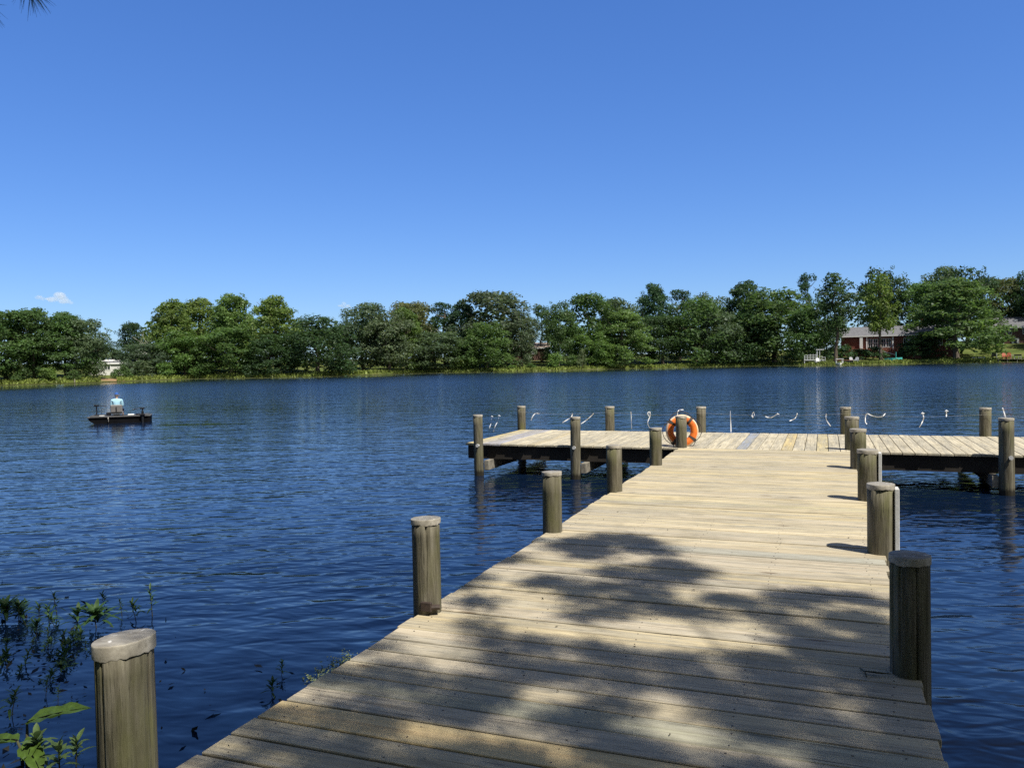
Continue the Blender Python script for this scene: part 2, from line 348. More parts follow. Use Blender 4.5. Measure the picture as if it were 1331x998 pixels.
# ------------------------------------------------------------------ mesh helpers
class MB:
    def __init__(s): s.v, s.f, s.mi, s.tint = [], [], [], []
    def add(s, verts, faces, mi=0, tint=None):
        b = len(s.v); s.v.extend([tuple(p) for p in verts])
        for f in faces: s.f.append([b + i for i in f]); s.mi.append(mi); s.tint.append(tint)
    def box(s, x0, x1, y0, y1, z0, z1, mi=0, tint=None, bev=0.0, rot=None, org=None):
        if bev <= 0:
            vs = [(x, y, z) for z in (z0, z1) for y in (y0, y1) for x in (x0, x1)]
            fs = [(0, 2, 3, 1), (4, 5, 7, 6), (0, 1, 5, 4), (2, 6, 7, 3), (0, 4, 6, 2), (1, 3, 7, 5)]
        else:
            bm = bmesh.new(); bmesh.ops.create_cube(bm, size=1.0)
            for w in bm.verts:
                w.co = Vector(((x0 + x1) / 2 + w.co.x * (x1 - x0), (y0 + y1) / 2 + w.co.y * (y1 - y0), (z0 + z1) / 2 + w.co.z * (z1 - z0)))
            bmesh.ops.bevel(bm, geom=list(bm.edges), offset=bev, segments=1, affect='EDGES')
            bm.verts.index_update()
            vs = [tuple(w.co) for w in bm.verts]; fs = [[w.index for w in f.verts] for f in bm.faces]; bm.free()
        if rot is not None:
            o = Vector(org or (0, 0, 0)); vs = [tuple(o + rot @ (Vector(p) - o)) for p in vs]
        s.add(vs, fs, mi, tint)
    def tube(s, pts, rad, n=8, mi=0, cap=True, tint=None):
        pts = [Vector(p) for p in pts]; rs = rad if hasattr(rad, '__len__') else [rad] * len(pts)
        rings, ref = [], None
        for i, p in enumerate(pts):
            d = (pts[min(i + 1, len(pts) - 1)] - pts[max(i - 1, 0)]).normalized()
            if ref is None: ref = d.orthogonal().normalized()
            a = (ref - d * ref.dot(d))
            a = a.normalized() if a.length > 1e-6 else d.orthogonal().normalized()
            ref = a; b = d.cross(a)
            rings.append([p + (a * math.cos(2 * math.pi * k / n) + b * math.sin(2 * math.pi * k / n)) * rs[i] for k in range(n)])
        vs = [q for r in rings for q in r]; fs = []
        for i in range(len(rings) - 1):
            for k in range(n):
                k2 = (k + 1) % n; fs.append((i * n + k, i * n + k2, (i + 1) * n + k2, (i + 1) * n + k))
        if cap: fs.append(list(range(n))[::-1]); fs.append([(len(rings) - 1) * n + k for k in range(n)])
        s.add(vs, fs, mi, tint)
    def build(s, name, mats, parent=None, smooth=False, loc=None):
        me = bpy.data.meshes.new(name); me.from_pydata(s.v, [], s.f); me.update()
        for m in (mats if isinstance(mats, (list, tuple)) else [mats]): me.materials.append(m)
        me.polygons.foreach_set('material_index', s.mi)
        if smooth: me.polygons.foreach_set('use_smooth', [True] * len(me.polygons))
        if any(t is not None for t in s.tint):
            at = me.color_attributes.new('tint', 'FLOAT_COLOR', 'CORNER'); arr = []
            for p, t in zip(me.polygons, s.tint): arr.extend(list(t or (1, 1, 1, 0)) * p.loop_total)
            at.data.foreach_set('color', arr)
        return link(name, me, parent, loc)

def link(name, me, parent=None, loc=None):
    o = bpy.data.objects.new(name, me); COL.objects.link(o)
    if parent is not None: o.parent = parent
    if loc is not None: o.location = loc
    return o
def tag(o, label=None, cat=None, group=None, kind=None):
    if label: o['label'] = label
    if cat: o['category'] = cat
    if group: o['group'] = group
    if kind: o['kind'] = kind
    return o
def empty(name, loc, rz=0.0):
    o = bpy.data.objects.new(name, None); COL.objects.link(o); o.location = loc; o.rotation_euler = (0, 0, rz)
    o.empty_display_size = 0.2
    return o
def copy_tree(o, parent=None):
    c = o.copy(); COL.objects.link(c)
    if parent is not None: c.parent = parent
    for ch in [q for q in COL.objects if q.parent == o]: copy_tree(ch, c)
    return c
def quads(name, V, mat, parent=None, tone=None, loc=None, per=4):
    """V: (n*per, 3) array, one face every `per` vertices; tone: (n, 3)"""
    V = np.asarray(V, dtype=np.float32).reshape(-1, 3); n = len(V) // per
    me = bpy.data.meshes.new(name); me.vertices.add(len(V)); me.vertices.foreach_set('co', V.ravel())
    me.loops.add(len(V)); me.loops.foreach_set('vertex_index', np.arange(len(V), dtype=np.int32))
    me.polygons.add(n); me.polygons.foreach_set('loop_start', np.arange(0, len(V), per, dtype=np.int32))
    me.polygons.foreach_set('loop_total', np.full(n, per, dtype=np.int32)); me.update(calc_edges=True)
    at = me.color_attributes.new('tone', 'FLOAT_COLOR', 'CORNER')
    c = np.ones((n, 4), np.float32)
    if tone is not None: c[:, :3] = tone
    at.data.foreach_set('color', np.repeat(c, per, axis=0).ravel())
    me.materials.append(mat)
    return link(name, me, parent, loc)
def unit(a): return a / np.maximum(np.linalg.norm(a, axis=1, keepdims=True), 1e-9)
def leaf_quads(P, Nrm, size, ratio, rng):
    """rhombus-shaped leaf sprays at P facing Nrm"""
    n = len(P); r = unit(rng.normal(size=(n, 3))); t = unit(np.cross(Nrm, r)); b = np.cross(Nrm, t)
    s = size.reshape(-1, 1); out = np.empty((n, 4, 3))
    out[:, 0] = P - t * s; out[:, 1] = P - b * s * ratio + Nrm * s * 0.12; out[:, 2] = P + t * s; out[:, 3] = P + b * s * ratio - Nrm * s * 0.1
    return out.reshape(-1, 3)

# ------------------------------------------------------------------ lake, banks, water
SHORE_U = [(-420, 112.), (-200, 122.), (-60, 140.), (0, 146.), (120, 145.), (250, 163.), (400, 152.), (540, 173.), (700, 174.), (860, 193.), (1000, 205.), (1090, 190.), (1200, 205.), (1331, 212.), (1500, 205.), (1700, 185.), (1900, 160.)]
def shore_range(u): return float(np.interp(u, [a for a, _ in SHORE_U], [b for _, b in SHORE_U]))
lake = [at_range(u, r) for u, r in SHORE_U]
lake += [(150, 80), (135, 30), (80, 4), (40, -2), (14, -1.2), (5, -0.4), (1.5, 0.9), (-2.2, 1.0), (-3.2, 1.25), (-6, 0.6), (-14, -1), (-40, -3), (-85, 5), (-125, 25), (-130, 60)]
LK = np.array(lake)
def sdist(x, y):
    """distance to the shoreline, positive on land"""
    x = np.atleast_1d(np.asarray(x, float)); y = np.atleast_1d(np.asarray(y, float))
    best = np.full(x.shape, 1e9); inside = np.zeros(x.shape, bool)
    for i in range(len(LK)):
        ax, ay = LK[i]; bx, by = LK[(i + 1) % len(LK)]
        dx, dy = bx - ax, by - ay; t = np.clip(((x - ax) * dx + (y - ay) * dy) / (dx * dx + dy * dy), 0, 1)
        best = np.minimum(best, np.hypot(x - ax - t * dx, y - ay - t * dy))
        cross = (ay > y) != (by > y)
        with np.errstate(divide='ignore', invalid='ignore'): xi = (bx - ax) * (y - ay) / (by - ay if by != ay else 1e-9) + ax
        inside ^= cross & (x < xi)
    return np.where(inside, -best, best)
def terr(x, y):
    x = np.atleast_1d(np.asarray(x, float)); y = np.atleast_1d(np.asarray(y, float)); d = sdist(x, y)
    k = np.interp(x, [-120, -40, 0, 20, 45], [0.07, 0.075, 0.085, 0.10, 0.125])
    dd = np.clip(d, 0, 45)
    land = 0.22 * np.clip(d, 0, 1.5) / 1.5 + dd * k
    near = 0.30 * np.clip(d, 0, 1.2) / 1.2 + 0.03 * np.clip(d, 0, 20)
    land = np.where(y < 30, near, land)
    land = land + np.where(d > 1, 0.12 * np.sin(x * 0.31 + y * 0.17) * np.sin(y * 0.23 - x * 0.11), 0)
    return np.where(d < 0, np.maximum(-1.6, d * 0.25), land)

azs = np.linspace(0, 2 * math.pi, 361)[:-1]
azs = np.concatenate([azs, np.linspace(math.radians(80), math.radians(150), 240)]); azs = np.unique(np.round(azs, 5))
rs = np.concatenate([[0.0], np.geomspace(0.6, 60, 48), np.linspace(63, 280, 110), np.geomspace(300, 9000, 18)])
A, R = np.meshgrid(azs, rs[1:], indexing='ij')
gx = (R * np.cos(A)); gy = (R * np.sin(A)); na, nr = gx.shape
def polar(name, Z, mat, attrs):
    V = np.stack([gx.ravel(), gy.ravel(), Z.ravel()], 1); V = np.vstack([V, [[0, 0, Z[:, 0].mean()]]])
    F = []
    for i in range(na):
        j = (i + 1) % na
        F.append((na * nr, i * nr, j * nr))
        for k in range(nr - 1): F.append((i * nr + k, i * nr + k + 1, j * nr + k + 1, j * nr + k))
    me = bpy.data.meshes.new(name); me.from_pydata(V.tolist(), [], F); me.update()
    me.polygons.foreach_set('use_smooth', [True] * len(me.polygons))
    for nm, arr in attrs.items():
        a = me.attributes.new(nm, 'FLOAT', 'POINT'); a.data.foreach_set('value', np.append(arr.ravel(), arr.ravel()[0]).astype(np.float32))
    me.materials.append(mat)
    return tag(link(name, me), kind='structure')
D = sdist(gx.ravel(), gy.ravel()).reshape(gx.shape)
soilx, soily = at_range(140, shore_range(140) + 3.5)
soil = np.clip(1.5 - np.hypot(gx - soilx, gy - soily) / 3.0, 0, 1)
polar('ground', terr(gx.ravel(), gy.ravel()).reshape(gx.shape), M['ground'], {'soil': soil})
fard = np.where(gy > 30, -D, 100)
calm = np.interp(fard + 5 * np.sin(gx * 0.06) , [0, 9, 20, 32], [0.02, 0.05, 0.45, 1.0])
nearm = np.hypot((gx + 4.4) / 2.3, (gy - 3.0) / 2.0)
calm = calm * np.interp(nearm, [0.3, 1.0, 2.2], [0.25, 0.45, 1.0])
wake = np.hypot(((gx + 20.5) * 0.97 + (gy - 24.6) * 0.05) / 3.4, (gy - 24.9) / 0.35)
calm = calm * np.interp(np.hypot(gx, gy), [6, 14, 26, 45, 90], [0.85, 0.50, 0.33, 0.52, 0.95])
calm = calm * np.interp(wake, [0.4, 1.2], [0.35, 1.0])
polar('lake_water', np.zeros_like(gx) + np.where(D > 6, -2.0, 0.0), M['water'], {'calm': calm})

# ------------------------------------------------------------------ dock
rng = np.random.default_rng(7); rnd = random.Random(3)
dock = empty('dock', (0, 0, DECK))
tag(dock, 'T-shaped wooden dock with a weathered plank walkway leading to a cross platform over the lake', 'dock')
XL, XR = -2.42, 0.43
mb = MB(); y = 0.75; gaps = []
special = {3.07: (0.56, 0.44, 0.26), 6.72: (0.40, 0.39, 0.33), 3.44: (0.36, 0.35, 0.26), 9.0: (0.50, 0.44, 0.28)}
while y < 14.40:
    w = 0.186 + rnd.uniform(-0.009, 0.009)
    if y + w > 14.46: w = 14.46 - y
    if w < 0.06: break
    g = rnd.choice([0.007, 0.009, 0.011, 0.014, 0.017])
    k = rnd.uniform(0.86, 1.1); warm = rnd.uniform(-0.035, 0.03)
    tint = [0.515 * k + warm, 0.44 * k + warm * 0.6, 0.30 * k - warm * 0.5]
    for c, col in special.items():
        if y <= c < y + w: tint = list(col)
    if y > 7: tint = [tint[0] * 1.06, tint[1] * 1.06, tint[2] * 1.04]
    tz = rnd.uniform(-0.004, 0.003)
    mb.box(XL + rnd.uniform(-0.018, 0.012), XR + rnd.uniform(-0.012, 0.018), y + g / 2, y + w - g / 2, -0.038 + tz, tz, 0, (*tint, -0.3 if y <= 3.07 < y + w else rnd.random()), 0.004)
    gaps.append((y, w, tz)); y += w
for (y, w, tz) in gaps:                       # nail heads over the joists
    if y > 8: continue
    for jx in (-2.30, -1.66, -1.02, -0.38, 0.30):
        for fy in (0.22, 0.78):
            cx_, cy_, r_ = jx + rnd.uniform(-0.02, 0.02), y + w * fy + rnd.uniform(-0.008, 0.008), rnd.uniform(0.004, 0.006)
            mb.add([(cx_ + r_ * math.cos(a * math.pi / 3), cy_ + r_ * math.sin(a * math.pi / 3), tz + 0.0015) for a in range(6)], [range(6)], 1, None)
mb.build('walkway_deck', [M['deckx'], M['nail']], dock)
TX0, TX1, TY0, TY1 = -6.62, 5.15, 14.49, 17.62
mb = MB(); x = TX0
sp = [(-6.5, (0.55, 0.46, 0.24)), (-6.15, (0.36, 0.36, 0.42)), (-5.95, (0.40, 0.40, 0.45)), (-5.3, (0.54, 0.46, 0.30)), (-2.15, (0.52, 0.47, 0.36)), (-1.45, (0.58, 0.45, 0.20)), (-1.27, (0.30, 0.34, 0.42)), (-0.67, (0.57, 0.46, 0.24)), (-0.1, (0.53, 0.45, 0.26)), (3.9, (0.56, 0.46, 0.25))]
while x < TX1 - 0.08:
    w = min(0.186 + rnd.uniform(-0.008, 0.008), TX1 - x)
    k = rnd.uniform(0.92, 1.12); tint = [0.56 * k, 0.50 * k, 0.37 * k]
    for c, col in sp:
        if x <= c < x + w: tint = list(col)
    tz = rnd.uniform(-0.004, 0.002)
    mb.box(x + 0.005, x + w - 0.005, TY0 + rnd.uniform(-0.02, 0.015), TY1 + rnd.uniform(-0.02, 0.02), -0.038 + tz, tz, 0, (*tint, rnd.random()), 0.004)
    x += w
mb.build('platform_deck', M['decky'], dock)
b = MB()
for (x0, x1, y0) in ((TX0 + 0.04, XL, TY0 + 0.06), (XR, TX1 - 0.04, TY0 + 0.06), (TX0 + 0.04, TX1 - 0.04, TY1 - 0.12), (TX0 + 0.1, TX1 - 0.1, 15.5), (TX0 + 0.1, TX1 - 0.1, 16.5)):
    b.box(x0, x1, y0, y0 + 0.05, -0.30, -0.042)
b.box(TX0 + 0.05, TX0 + 0.10, TY0 + 0.115, TY1 - 0.125, -0.295, -0.043); b.box(TX1 - 0.10, TX1 - 0.05, TY0 + 0.115, TY1 - 0.125, -0.295, -0.043)
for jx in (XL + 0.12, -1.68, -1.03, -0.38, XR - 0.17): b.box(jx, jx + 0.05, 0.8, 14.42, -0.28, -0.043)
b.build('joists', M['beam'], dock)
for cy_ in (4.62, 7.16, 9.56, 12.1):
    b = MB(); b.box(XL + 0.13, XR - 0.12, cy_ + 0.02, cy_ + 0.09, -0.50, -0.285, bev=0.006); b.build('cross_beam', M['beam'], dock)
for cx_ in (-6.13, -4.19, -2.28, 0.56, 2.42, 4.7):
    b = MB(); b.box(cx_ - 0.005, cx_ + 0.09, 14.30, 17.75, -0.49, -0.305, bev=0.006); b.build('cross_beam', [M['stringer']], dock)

# pilings ------------------------------------------------------------
def piling(x, y, dia, top, label, seg=32, lean=(0, 0), capt=0.038, seed=0, detail=False, tilt=(0.0, 0.0)):
    rg = random.Random(seed + 11); n = 96 if detail else seg; r = dia / 2
    phase = [rg.uniform(0, 6.28) for _ in range(6)]
    cracks = [(rg.uniform(0, 6.28), rg.uniform(0.018, 0.035), rg.uniform(0.2, 0.9), rg.uniform(0.006, 0.014)) for _ in range(7)]
    if detail: cracks.append((detail, 0.022, 0.9, 0.02))
    zs = np.linspace(-1.3, top - 0.012, 26 if detail else 14)
    V = []
    for z in zs:
        tt = (z + 1.3) / (top + 1.3)
        for k in range(n):
            a = 2 * math.pi * k / n
            rr = r * (1.03 - 0.05 * tt) + 0.002 * math.sin(2 * a + phase[0] + z * 0.7) + 0.0015 * math.sin(5 * a + phase[1] - z * 2) + 0.001 * math.sin(11 * a + phase[2] + z * 5)
            for (ca, cw, cs, cd) in cracks:
                dlt = abs((a - ca - 0.05 * math.sin(z * 4 + cs) + math.pi) % (2 * math.pi) - math.pi)
                if detail and dlt < cw * 1.6: rr -= cd * (1 - dlt / (cw * 1.6))
            V.append((rr * math.cos(a) + lean[0] * tt, rr * math.sin(a) + lean[1] * tt, z))
    F = [(i * n + k, i * n + (k + 1) % n, (i + 1) * n + (k + 1) % n, (i + 1) * n + k) for i in range(len(zs) - 1) for k in range(n)]
    F.append([(len(zs) - 1) * n + k for k in range(n)])
    m = MB(); m.add(V, F); o = m.build('piling', M['piling'], None, True, (x, y, 0))
    tag(o, label, 'piling', 'wooden pilings along the dock')
    # cap: a pale coating over the top with a ragged lower edge
    c = MB(); n = 64 if detail else 40; CV = []; prof = [(0.995, 0.0), (1.003, 0.12), (1.003, 0.4), (1.0, 0.84), (0.993, 0.96), (0.97, 1.0), (0.45, 1.02), (0.12, 1.015)]
    for pi_, (pr, pz) in enumerate(prof):
        for k in range(n):
            a = 2 * math.pi * k / n
            edge = 0.0025 * math.sin(3 * a + phase[3]) + 0.0015 * math.sin(7 * a + phase[4]) + 0.0012 * math.sin(17 * a + phase[5]) + rg.uniform(-0.0025, 0.0025)
            z = top - capt * (1 - pz) + (edge if pz == 0 else (edge * 0.3 if pz == 0.4 else (edge if pz == 0.12 else 0)))
            rr = (r * 0.98 + 0.0052 + 0.001 * math.sin(4 * a + phase[1])) * pr
            px_, py_ = rr * math.cos(a), rr * math.sin(a)
            z += (tilt[0] * px_ + tilt[1] * py_)
            if pz > 0.99: z += rg.uniform(-0.001, 0.001)
            CV.append((px_ + lean[0], py_ + lean[1], z))
    CF = [(i * n + k, i * n + (k + 1) % n, (i + 1) * n + (k + 1) % n, (i + 1) * n + k) for i in range(len(prof) - 1) for k in range(n)]
    CF.append([(len(prof) - 1) * n + k for k in range(n)])
    c.add(CV, CF); c.build('cap', M['cap'], o, True)
    return o
T = DECK + 0.56
left = [(-2.355, 2.18, 0.204, DECK + 0.632, 'thick mossy piling with a pale tilted cap and long crack, closest to the water weeds'),
        (-2.40, 4.63, 0.186, DECK + 0.60, 'mossy piling with a metal bracket at its foot, opposite the dark shaded piling'),
        (-2.385, 7.17, 0.182, T, 'piling beside the last dappled shade on the open water side of the walkway'),
        (-2.38, 9.56, 0.186, T, 'plain walkway piling just in front of the bolted platform piling with a beam end'),
        (-2.37, 12.10, 0.182, T, 'piling on the walkway edge just before the orange life ring')]
right = [(0.405, 4.45, 0.186, DECK + 0.60, 'fully shaded near black piling with a grey cap beside the walkway'),
         (0.42, 7.12, 0.203, T, 'sunlit green streaked piling with a white board on its outer side, casting the nearest shadow'),
         (0.44, 9.66, 0.215, T, 'second piling with a white board, just beyond the sunlit green streaked one'),
         (0.44, 12.34, 0.215, T, 'boardless piling between the white boarded pilings and the cross platform'),
         (0.43, 14.78, 0.230, T, 'piling at the inner corner where the walkway meets the cross platform, nearly hidden behind another')]
P_ = []
for i, (x, y, d, t, lb) in enumerate(left):
    P_.append(piling(x, y, d, t, lb, seed=i, detail=(4.75 if i == 0 else 5.2) if i < 2 else False, capt=0.052 if i == 0 else 0.036, tilt=(0.09, 0.0) if i == 0 else (0.03, -0.02), lean=(-0.004, 0.0)))
P_[0].location.z = 0
for i, (x, y, d, t, lb) in enumerate(right):
    o = piling(x, y, d, t, lb, seed=20 + i, detail=5.0 if i == 0 else False, capt=0.040, lean=(-0.012, 0) if i == 0 else (0.0, 0.0))
    if i in (1, 2):
        c = MB(); c.box(d / 2 - 0.004, d / 2 + 0.03, -0.07, 0.07, 0.25, t - 0.03, bev=0.004)
        tag(c.build('fender_board', M['whitegrey'], o), 'pale white fender board on the outer face')
piling(-2.40, 14.60, 0.200, T, 'piling standing in front of the orange life ring', seed=31)
for i, (x, y, lb) in enumerate([(-6.62, 17.70, 'leftmost piling on the far edge of the cross platform'), (-4.50, 17.70, 'far edge platform piling between the life ring and the left end'),
                                (-2.48, 17.70, 'far edge piling just behind the orange life ring'), (0.40, 17.70, 'far edge piling in line with the row beside the shadowed walkway edge'),
                                (2.88, 17.70, 'far edge piling near the right end, behind the tall water standing one'), (5.1, 17.7, 'last piling at the right end of the far platform edge')]):
    piling(x, y, 0.205 if i else 0.195, DECK + 0.545, lb, seed=40 + i)
for i, (x, y, t, d, lb) in enumerate([(-6.24, 14.32, DECK + 0.575, 0.185, 'tall piling standing in the water at the left end of the platform'), (-4.31, 14.32, DECK + 0.55, 0.185, 'tall bolted piling standing in the water between platform left end and life ring'),
                                   (2.63, 14.32, DECK + 0.59, 0.21, 'tall wet footed piling in the water at the right front of the platform')]):
    o = piling(x, y, d, t, lb, seed=60 + i, lean=(0.015, 0) if i == 1 else (-0.02, 0))
    bl = MB(); a = -0.9
    bl.tube([(0.02, -d / 2 + 0.02, DECK - 0.01), (0.02, -d / 2 - 0.03, DECK - 0.01)], 0.022, 10); bl.tube([(0.02, -d / 2 - 0.028, DECK - 0.01), (0.02, -d / 2 - 0.05, DECK - 0.01)], 0.034, 6)
    bl.build('bolt', M['galv'], o)
br = MB(); br.box(0.0, 0.075, -0.108, -0.085, 0.625, 0.685, bev=0.004); br.tube([(0.06, -0.09, 0.65), (0.115, -0.06, 0.65)], 0.018, 8)
br.build('bracket', M['nail'], P_[1])

# life ring ----------------------------------------------------------
ring = empty('life_ring', (-2.42, 14.80, DECK + 0.275), 0.30); ring.rotation_euler = (math.radians(-7), 0, 0.34)
tag(ring, 'orange life ring with rope and dark straps hanging on a piling of the dock', 'life ring')
def torus(Rm, r, flat, n=56, m=18, a0=0, a1=2 * math.pi, closed=True, grow=1.0):
    V = []; F = []; cnt = n if closed else n + 1
    for i in range(cnt):
        a = a0 + (a1 - a0) * i / n
        for j in range(m):
            b = 2 * math.pi * j / m
            V.append(((Rm + r * grow * math.cos(b)) * math.cos(a), r * grow * flat * math.sin(b), (Rm + r * grow * math.cos(b)) * math.sin(a)))
    for i in range(n):
        i2 = (i + 1) % cnt
        for j in range(m): F.append((i * m + j, i2 * m + j, i2 * m + (j + 1) % m, i * m + (j + 1) % m))
    return V, F
t = NT('ring_plastic'); nrm = t.obj(); ss = t.n('ShaderNodeSeparateXYZ', Vector=nrm).outputs
rr = t.math('SQRT', t.math('ADD', t.math('MULTIPLY', ss[0], ss[0]), t.math('MULTIPLY', ss[2], ss[2])))
bleach = t.ramp(t.math('ADD', rr, t.math('MULTIPLY', t.noise(nrm, 9.0, 4.0), 0.02)), [(0.272, 0.0), (0.29, 1.0)])
oc = t.ramp(t.noise(nrm, 12.0, 5.0), [(0.3, (0.55, 0.11, 0.015)), (0.7, (0.78, 0.20, 0.03))])
oc = t.mix(t.ramp(t.noise(nrm, 25.0, 4.0), [(0.62, 0.0), (0.7, 0.7)]), oc, (0.10, 0.04, 0.02))
t.principled(t.mix(bleach, oc, (0.80, 0.60, 0.40)), 0.5, None, 0.35); M['ringmat'] = t.m
m = MB(); m.add(*torus(0.225, 0.072, 0.85)); m.build('buoy', M['ringmat'], ring, True)
for k in range(4):
    a = math.radians(52 + 90 * k); m = MB(); m.add(*torus(0.225, 0.072, 0.85, 6, 18, a - 0.10, a + 0.10, False, 1.06)); m.build('strap', M['rope'], ring, True)
m = MB()
for k in range(4):
    a0 = math.radians(52 + 90 * k); pts = []
    for i in range(13):
        f = i / 12; a = a0 + f * math.pi / 2; r_ = 0.300 + 0.055 * math.sin(f * math.pi)
        pts.append((r_ * math.cos(a), -0.02, r_ * math.sin(a)))
    m.tube(pts, 0.007, 6)
m.build('grab_rope', M['rope'], ring, True)

# ribbons on a thin line ---------------------------------------------
LINE_Y = 17.58
ln = MB()
for x0, x1 in ((-6.62, -4.5), (-4.5, -2.48), (-2.48, 0.4), (0.4, 2.88), (2.88, 5.1)):
    ln.tube([(x0 + (x1 - x0) * k / 8, LINE_Y, DECK + 0.42 - 0.05 * math.sin(math.pi * k / 8)) for k in range(9)], 0.0012, 4)
tag(ln.build('string_line', M['palerope']), 'thin pale string stretched between the far platform pilings, carrying white ribbons', 'string')
ribs = [([(639.4, 541), (639.2, 545), (637.5, 552), (635.8, 558.8)], 'short white ribbon with a knotted top, nearest the left end of the platform'),
        ([(648.7, 540), (648.0, 545), (644.6, 552), (641.2, 560.8)], 'thin slanted white ribbon with a frayed top, second from the left platform end'),
        ([(690, 546.6), (694, 538.8), (698, 537), (702, 538.5)], 'white ribbon bent like a hook just right of the leftmost far piling'),
        ([(731, 549.3), (738, 545), (742.5, 542), (744, 537)], 'white ribbon sweeping left behind the bolted water standing piling'),
        ([(755.5, 550.7), (762, 546), (768, 541), (771.7, 537.0)], 'white ribbon sweeping right, just beside the bolted water standing piling'),
        ([(820.2, 535), (820.6, 545), (821, 557.5)], 'straight white ribbon hanging down to the deck left of the life ring'),
        ([(843.5, 541), (842, 537), (844.5, 535), (845, 540), (842, 550), (846, 559)], 'white ribbon with a loop at its top, next to the life ring'),
        ([(880.4, 540), (881.3, 534.5), (884, 532.5), (888.4, 532.5)], 'white ribbon curling up above the orange life ring'),
        ([(949.3, 533.8), (949.6, 545), (950.3, 561.2)], 'straight white ribbon hanging to the deck right of the life ring'),
        ([(978.6, 543), (977.5, 539), (979.5, 535.8), (980.5, 539), (978.6, 542.8)], 'tiny closed white ribbon loop over the middle of the platform'),
        ([(994.8, 541), (999, 542.5), (1004, 542), (1010.7, 537.7)], 'nearly level forked white ribbon over the middle of the platform'),
        ([(1026.4, 546.8), (1031.5, 545), (1034.6, 542), (1036.4, 537)], 'white ribbon curved like a sickle, just right of the nearly level forked one'),
        ([(1074, 537.6), (1073.6, 542), (1074.6, 546.5), (1079.7, 553.7)], 'white ribbon with its tail blown right, just left of the walkway row of pilings'),
        ([(1126.8, 551), (1124.8, 547.5), (1126.4, 537.7), (1133, 540), (1141, 542), (1147, 541), (1151, 537)], 'long wavy white ribbon tied at both ends right of the walkway row of pilings'),
        ([(1195, 555.5), (1198.5, 549), (1200.6, 543), (1199.0, 536.5)], 'slanted white ribbon with a bow at its top over the right half of the platform'),
        ([(1230, 533.5), (1230.3, 537), (1230, 541.7)], 'faint short white ribbon left of the far right piling'),
        ([(1303.0, 530), (1305, 535), (1307.5, 545)], 'short white ribbon poking out above the tall wet footed piling')]
for i, (pts, lb) in enumerate(ribs):
    W = [on_y(u, v, LINE_Y - 0.02) for u, v in pts]; r_ = random.Random(i)
    fine = []
    for k in range(len(W) - 1):
        p0, p1, p2, p3 = W[max(k - 1, 0)], W[k], W[k + 1], W[min(k + 2, len(W) - 1)]
        for q in range(5):
            s_ = q / 5; fine.append(0.5 * ((2 * p1) + (p2 - p0) * s_ + (2 * p0 - 5 * p1 + 4 * p2 - p3) * s_ * s_ + (3 * p1 - p0 - 3 * p2 + p3) * s_ ** 3))
    fine.append(W[-1]); o = fine[0].copy(); m = MB(); V = []
    for k, p in enumerate(fine):
        d = (fine[min(k + 1, len(fine) - 1)] - fine[max(k - 1, 0)]).normalized()
        s_ = Vector((0, 1, 0)).cross(d); ang = 0.25 + 0.45 * math.sin(k * 0.35 + i); side = (s_ * math.cos(ang) + Vector((0, 1, 0)) * math.sin(ang))
        wdt = 0.009
        off = Vector((0, 0.012 * math.sin(k * 0.9 + i), 0))
        V += [p - o + off + side * wdt, p - o + off - side * wdt]
    n = len(fine)
    V += [v + Vector((0, 0.002, 0)) for v in V]
    F = [(2 * k, 2 * k + 1, 2 * k + 3, 2 * k + 2) for k in range(n - 1)] + [(2 * n + 2 * k + 2, 2 * n + 2 * k + 3, 2 * n + 2 * k + 1, 2 * n + 2 * k) for k in range(n - 1)]
    m.add(V, F)
    if i in (0, 1, 10, 14, 15): 
        top = min(range(n), key=lambda k: -fine[k].z); c = fine[top] - o
        m.tube([c + Vector((-0.03, -0.01, -0.02)), c, c + Vector((0.035, -0.01, -0.015))], [0.006, 0.014, 0.005], 6)
    tag(m.build('ribbon', M['ribbon'], None, True, o), lb, 'ribbon', 'white ribbons tied along the far platform edge')

# ------------------------------------------------------------------ fishing boat with its motors, and the person
bp = on_z(157.5, 549.5, 0.0) * 1.0; boat = empty('fishing_boat', (bp.x - 0.3, bp.y + 0.27, WATER), math.radians(0))
ux = Vector((0.9339, 0.3575, 0)); boat.rotation_euler = (0, 0, math.radians(41))
boat.scale = (0.88, 0.85, 0.74)
tag(boat, 'small dark flat fishing boat with a grey deck, low seat and two trolling motors', 'boat')
hm = MB()
def hull(y0, y1):
    # side profile in x/z, with a rising bow at -x
    pr = [(-1.28, 0.30), (-1.22, 0.16), (-1.02, 0.0), (-0.95, -0.10), (1.22, -0.10), (1.27, 0.02), (1.28, 0.30)]
    V = [(x, y0, z) for x, z in pr] + [(x, y1, z) for x, z in pr]; n = len(pr)
    F = [tuple(range(n)), tuple(range(2 * n - 1, n - 1, -1))] + [(k, k + n, (k + 1) % n + n, (k + 1) % n) for k in range(n)]
    hm.add(V, F)
hull(-0.62, -0.18); hull(0.18, 0.62); hm.box(-1.1, 1.2, -0.18, 0.18, 0.08, 0.28)
hm.build('hull', M['hull'], boat)
dm = MB(); dm.box(-1.32, 1.30, -0.66, 0.66, 0.305, 0.385, bev=0.03); dm.box(-1.22, -0.75, -0.5, 0.5, 0.388, 0.43, bev=0.02); dm.box(0.75, 1.2, -0.5, 0.5, 0.388, 0.425, bev=0.02)
dm.build('deck', M['boatdeck'], boat)
rl = MB(); rl.tube([(-1.2, -0.665, 0.345), (1.2, -0.665, 0.345)], 0.022, 8); rl.tube([(-0.45, -0.67, 0.30), (-0.46, -0.69, 0.12), (-0.45, -0.675, 0.02)], 0.02, 8)
rl.build('rub_rail', M['black'], boat)
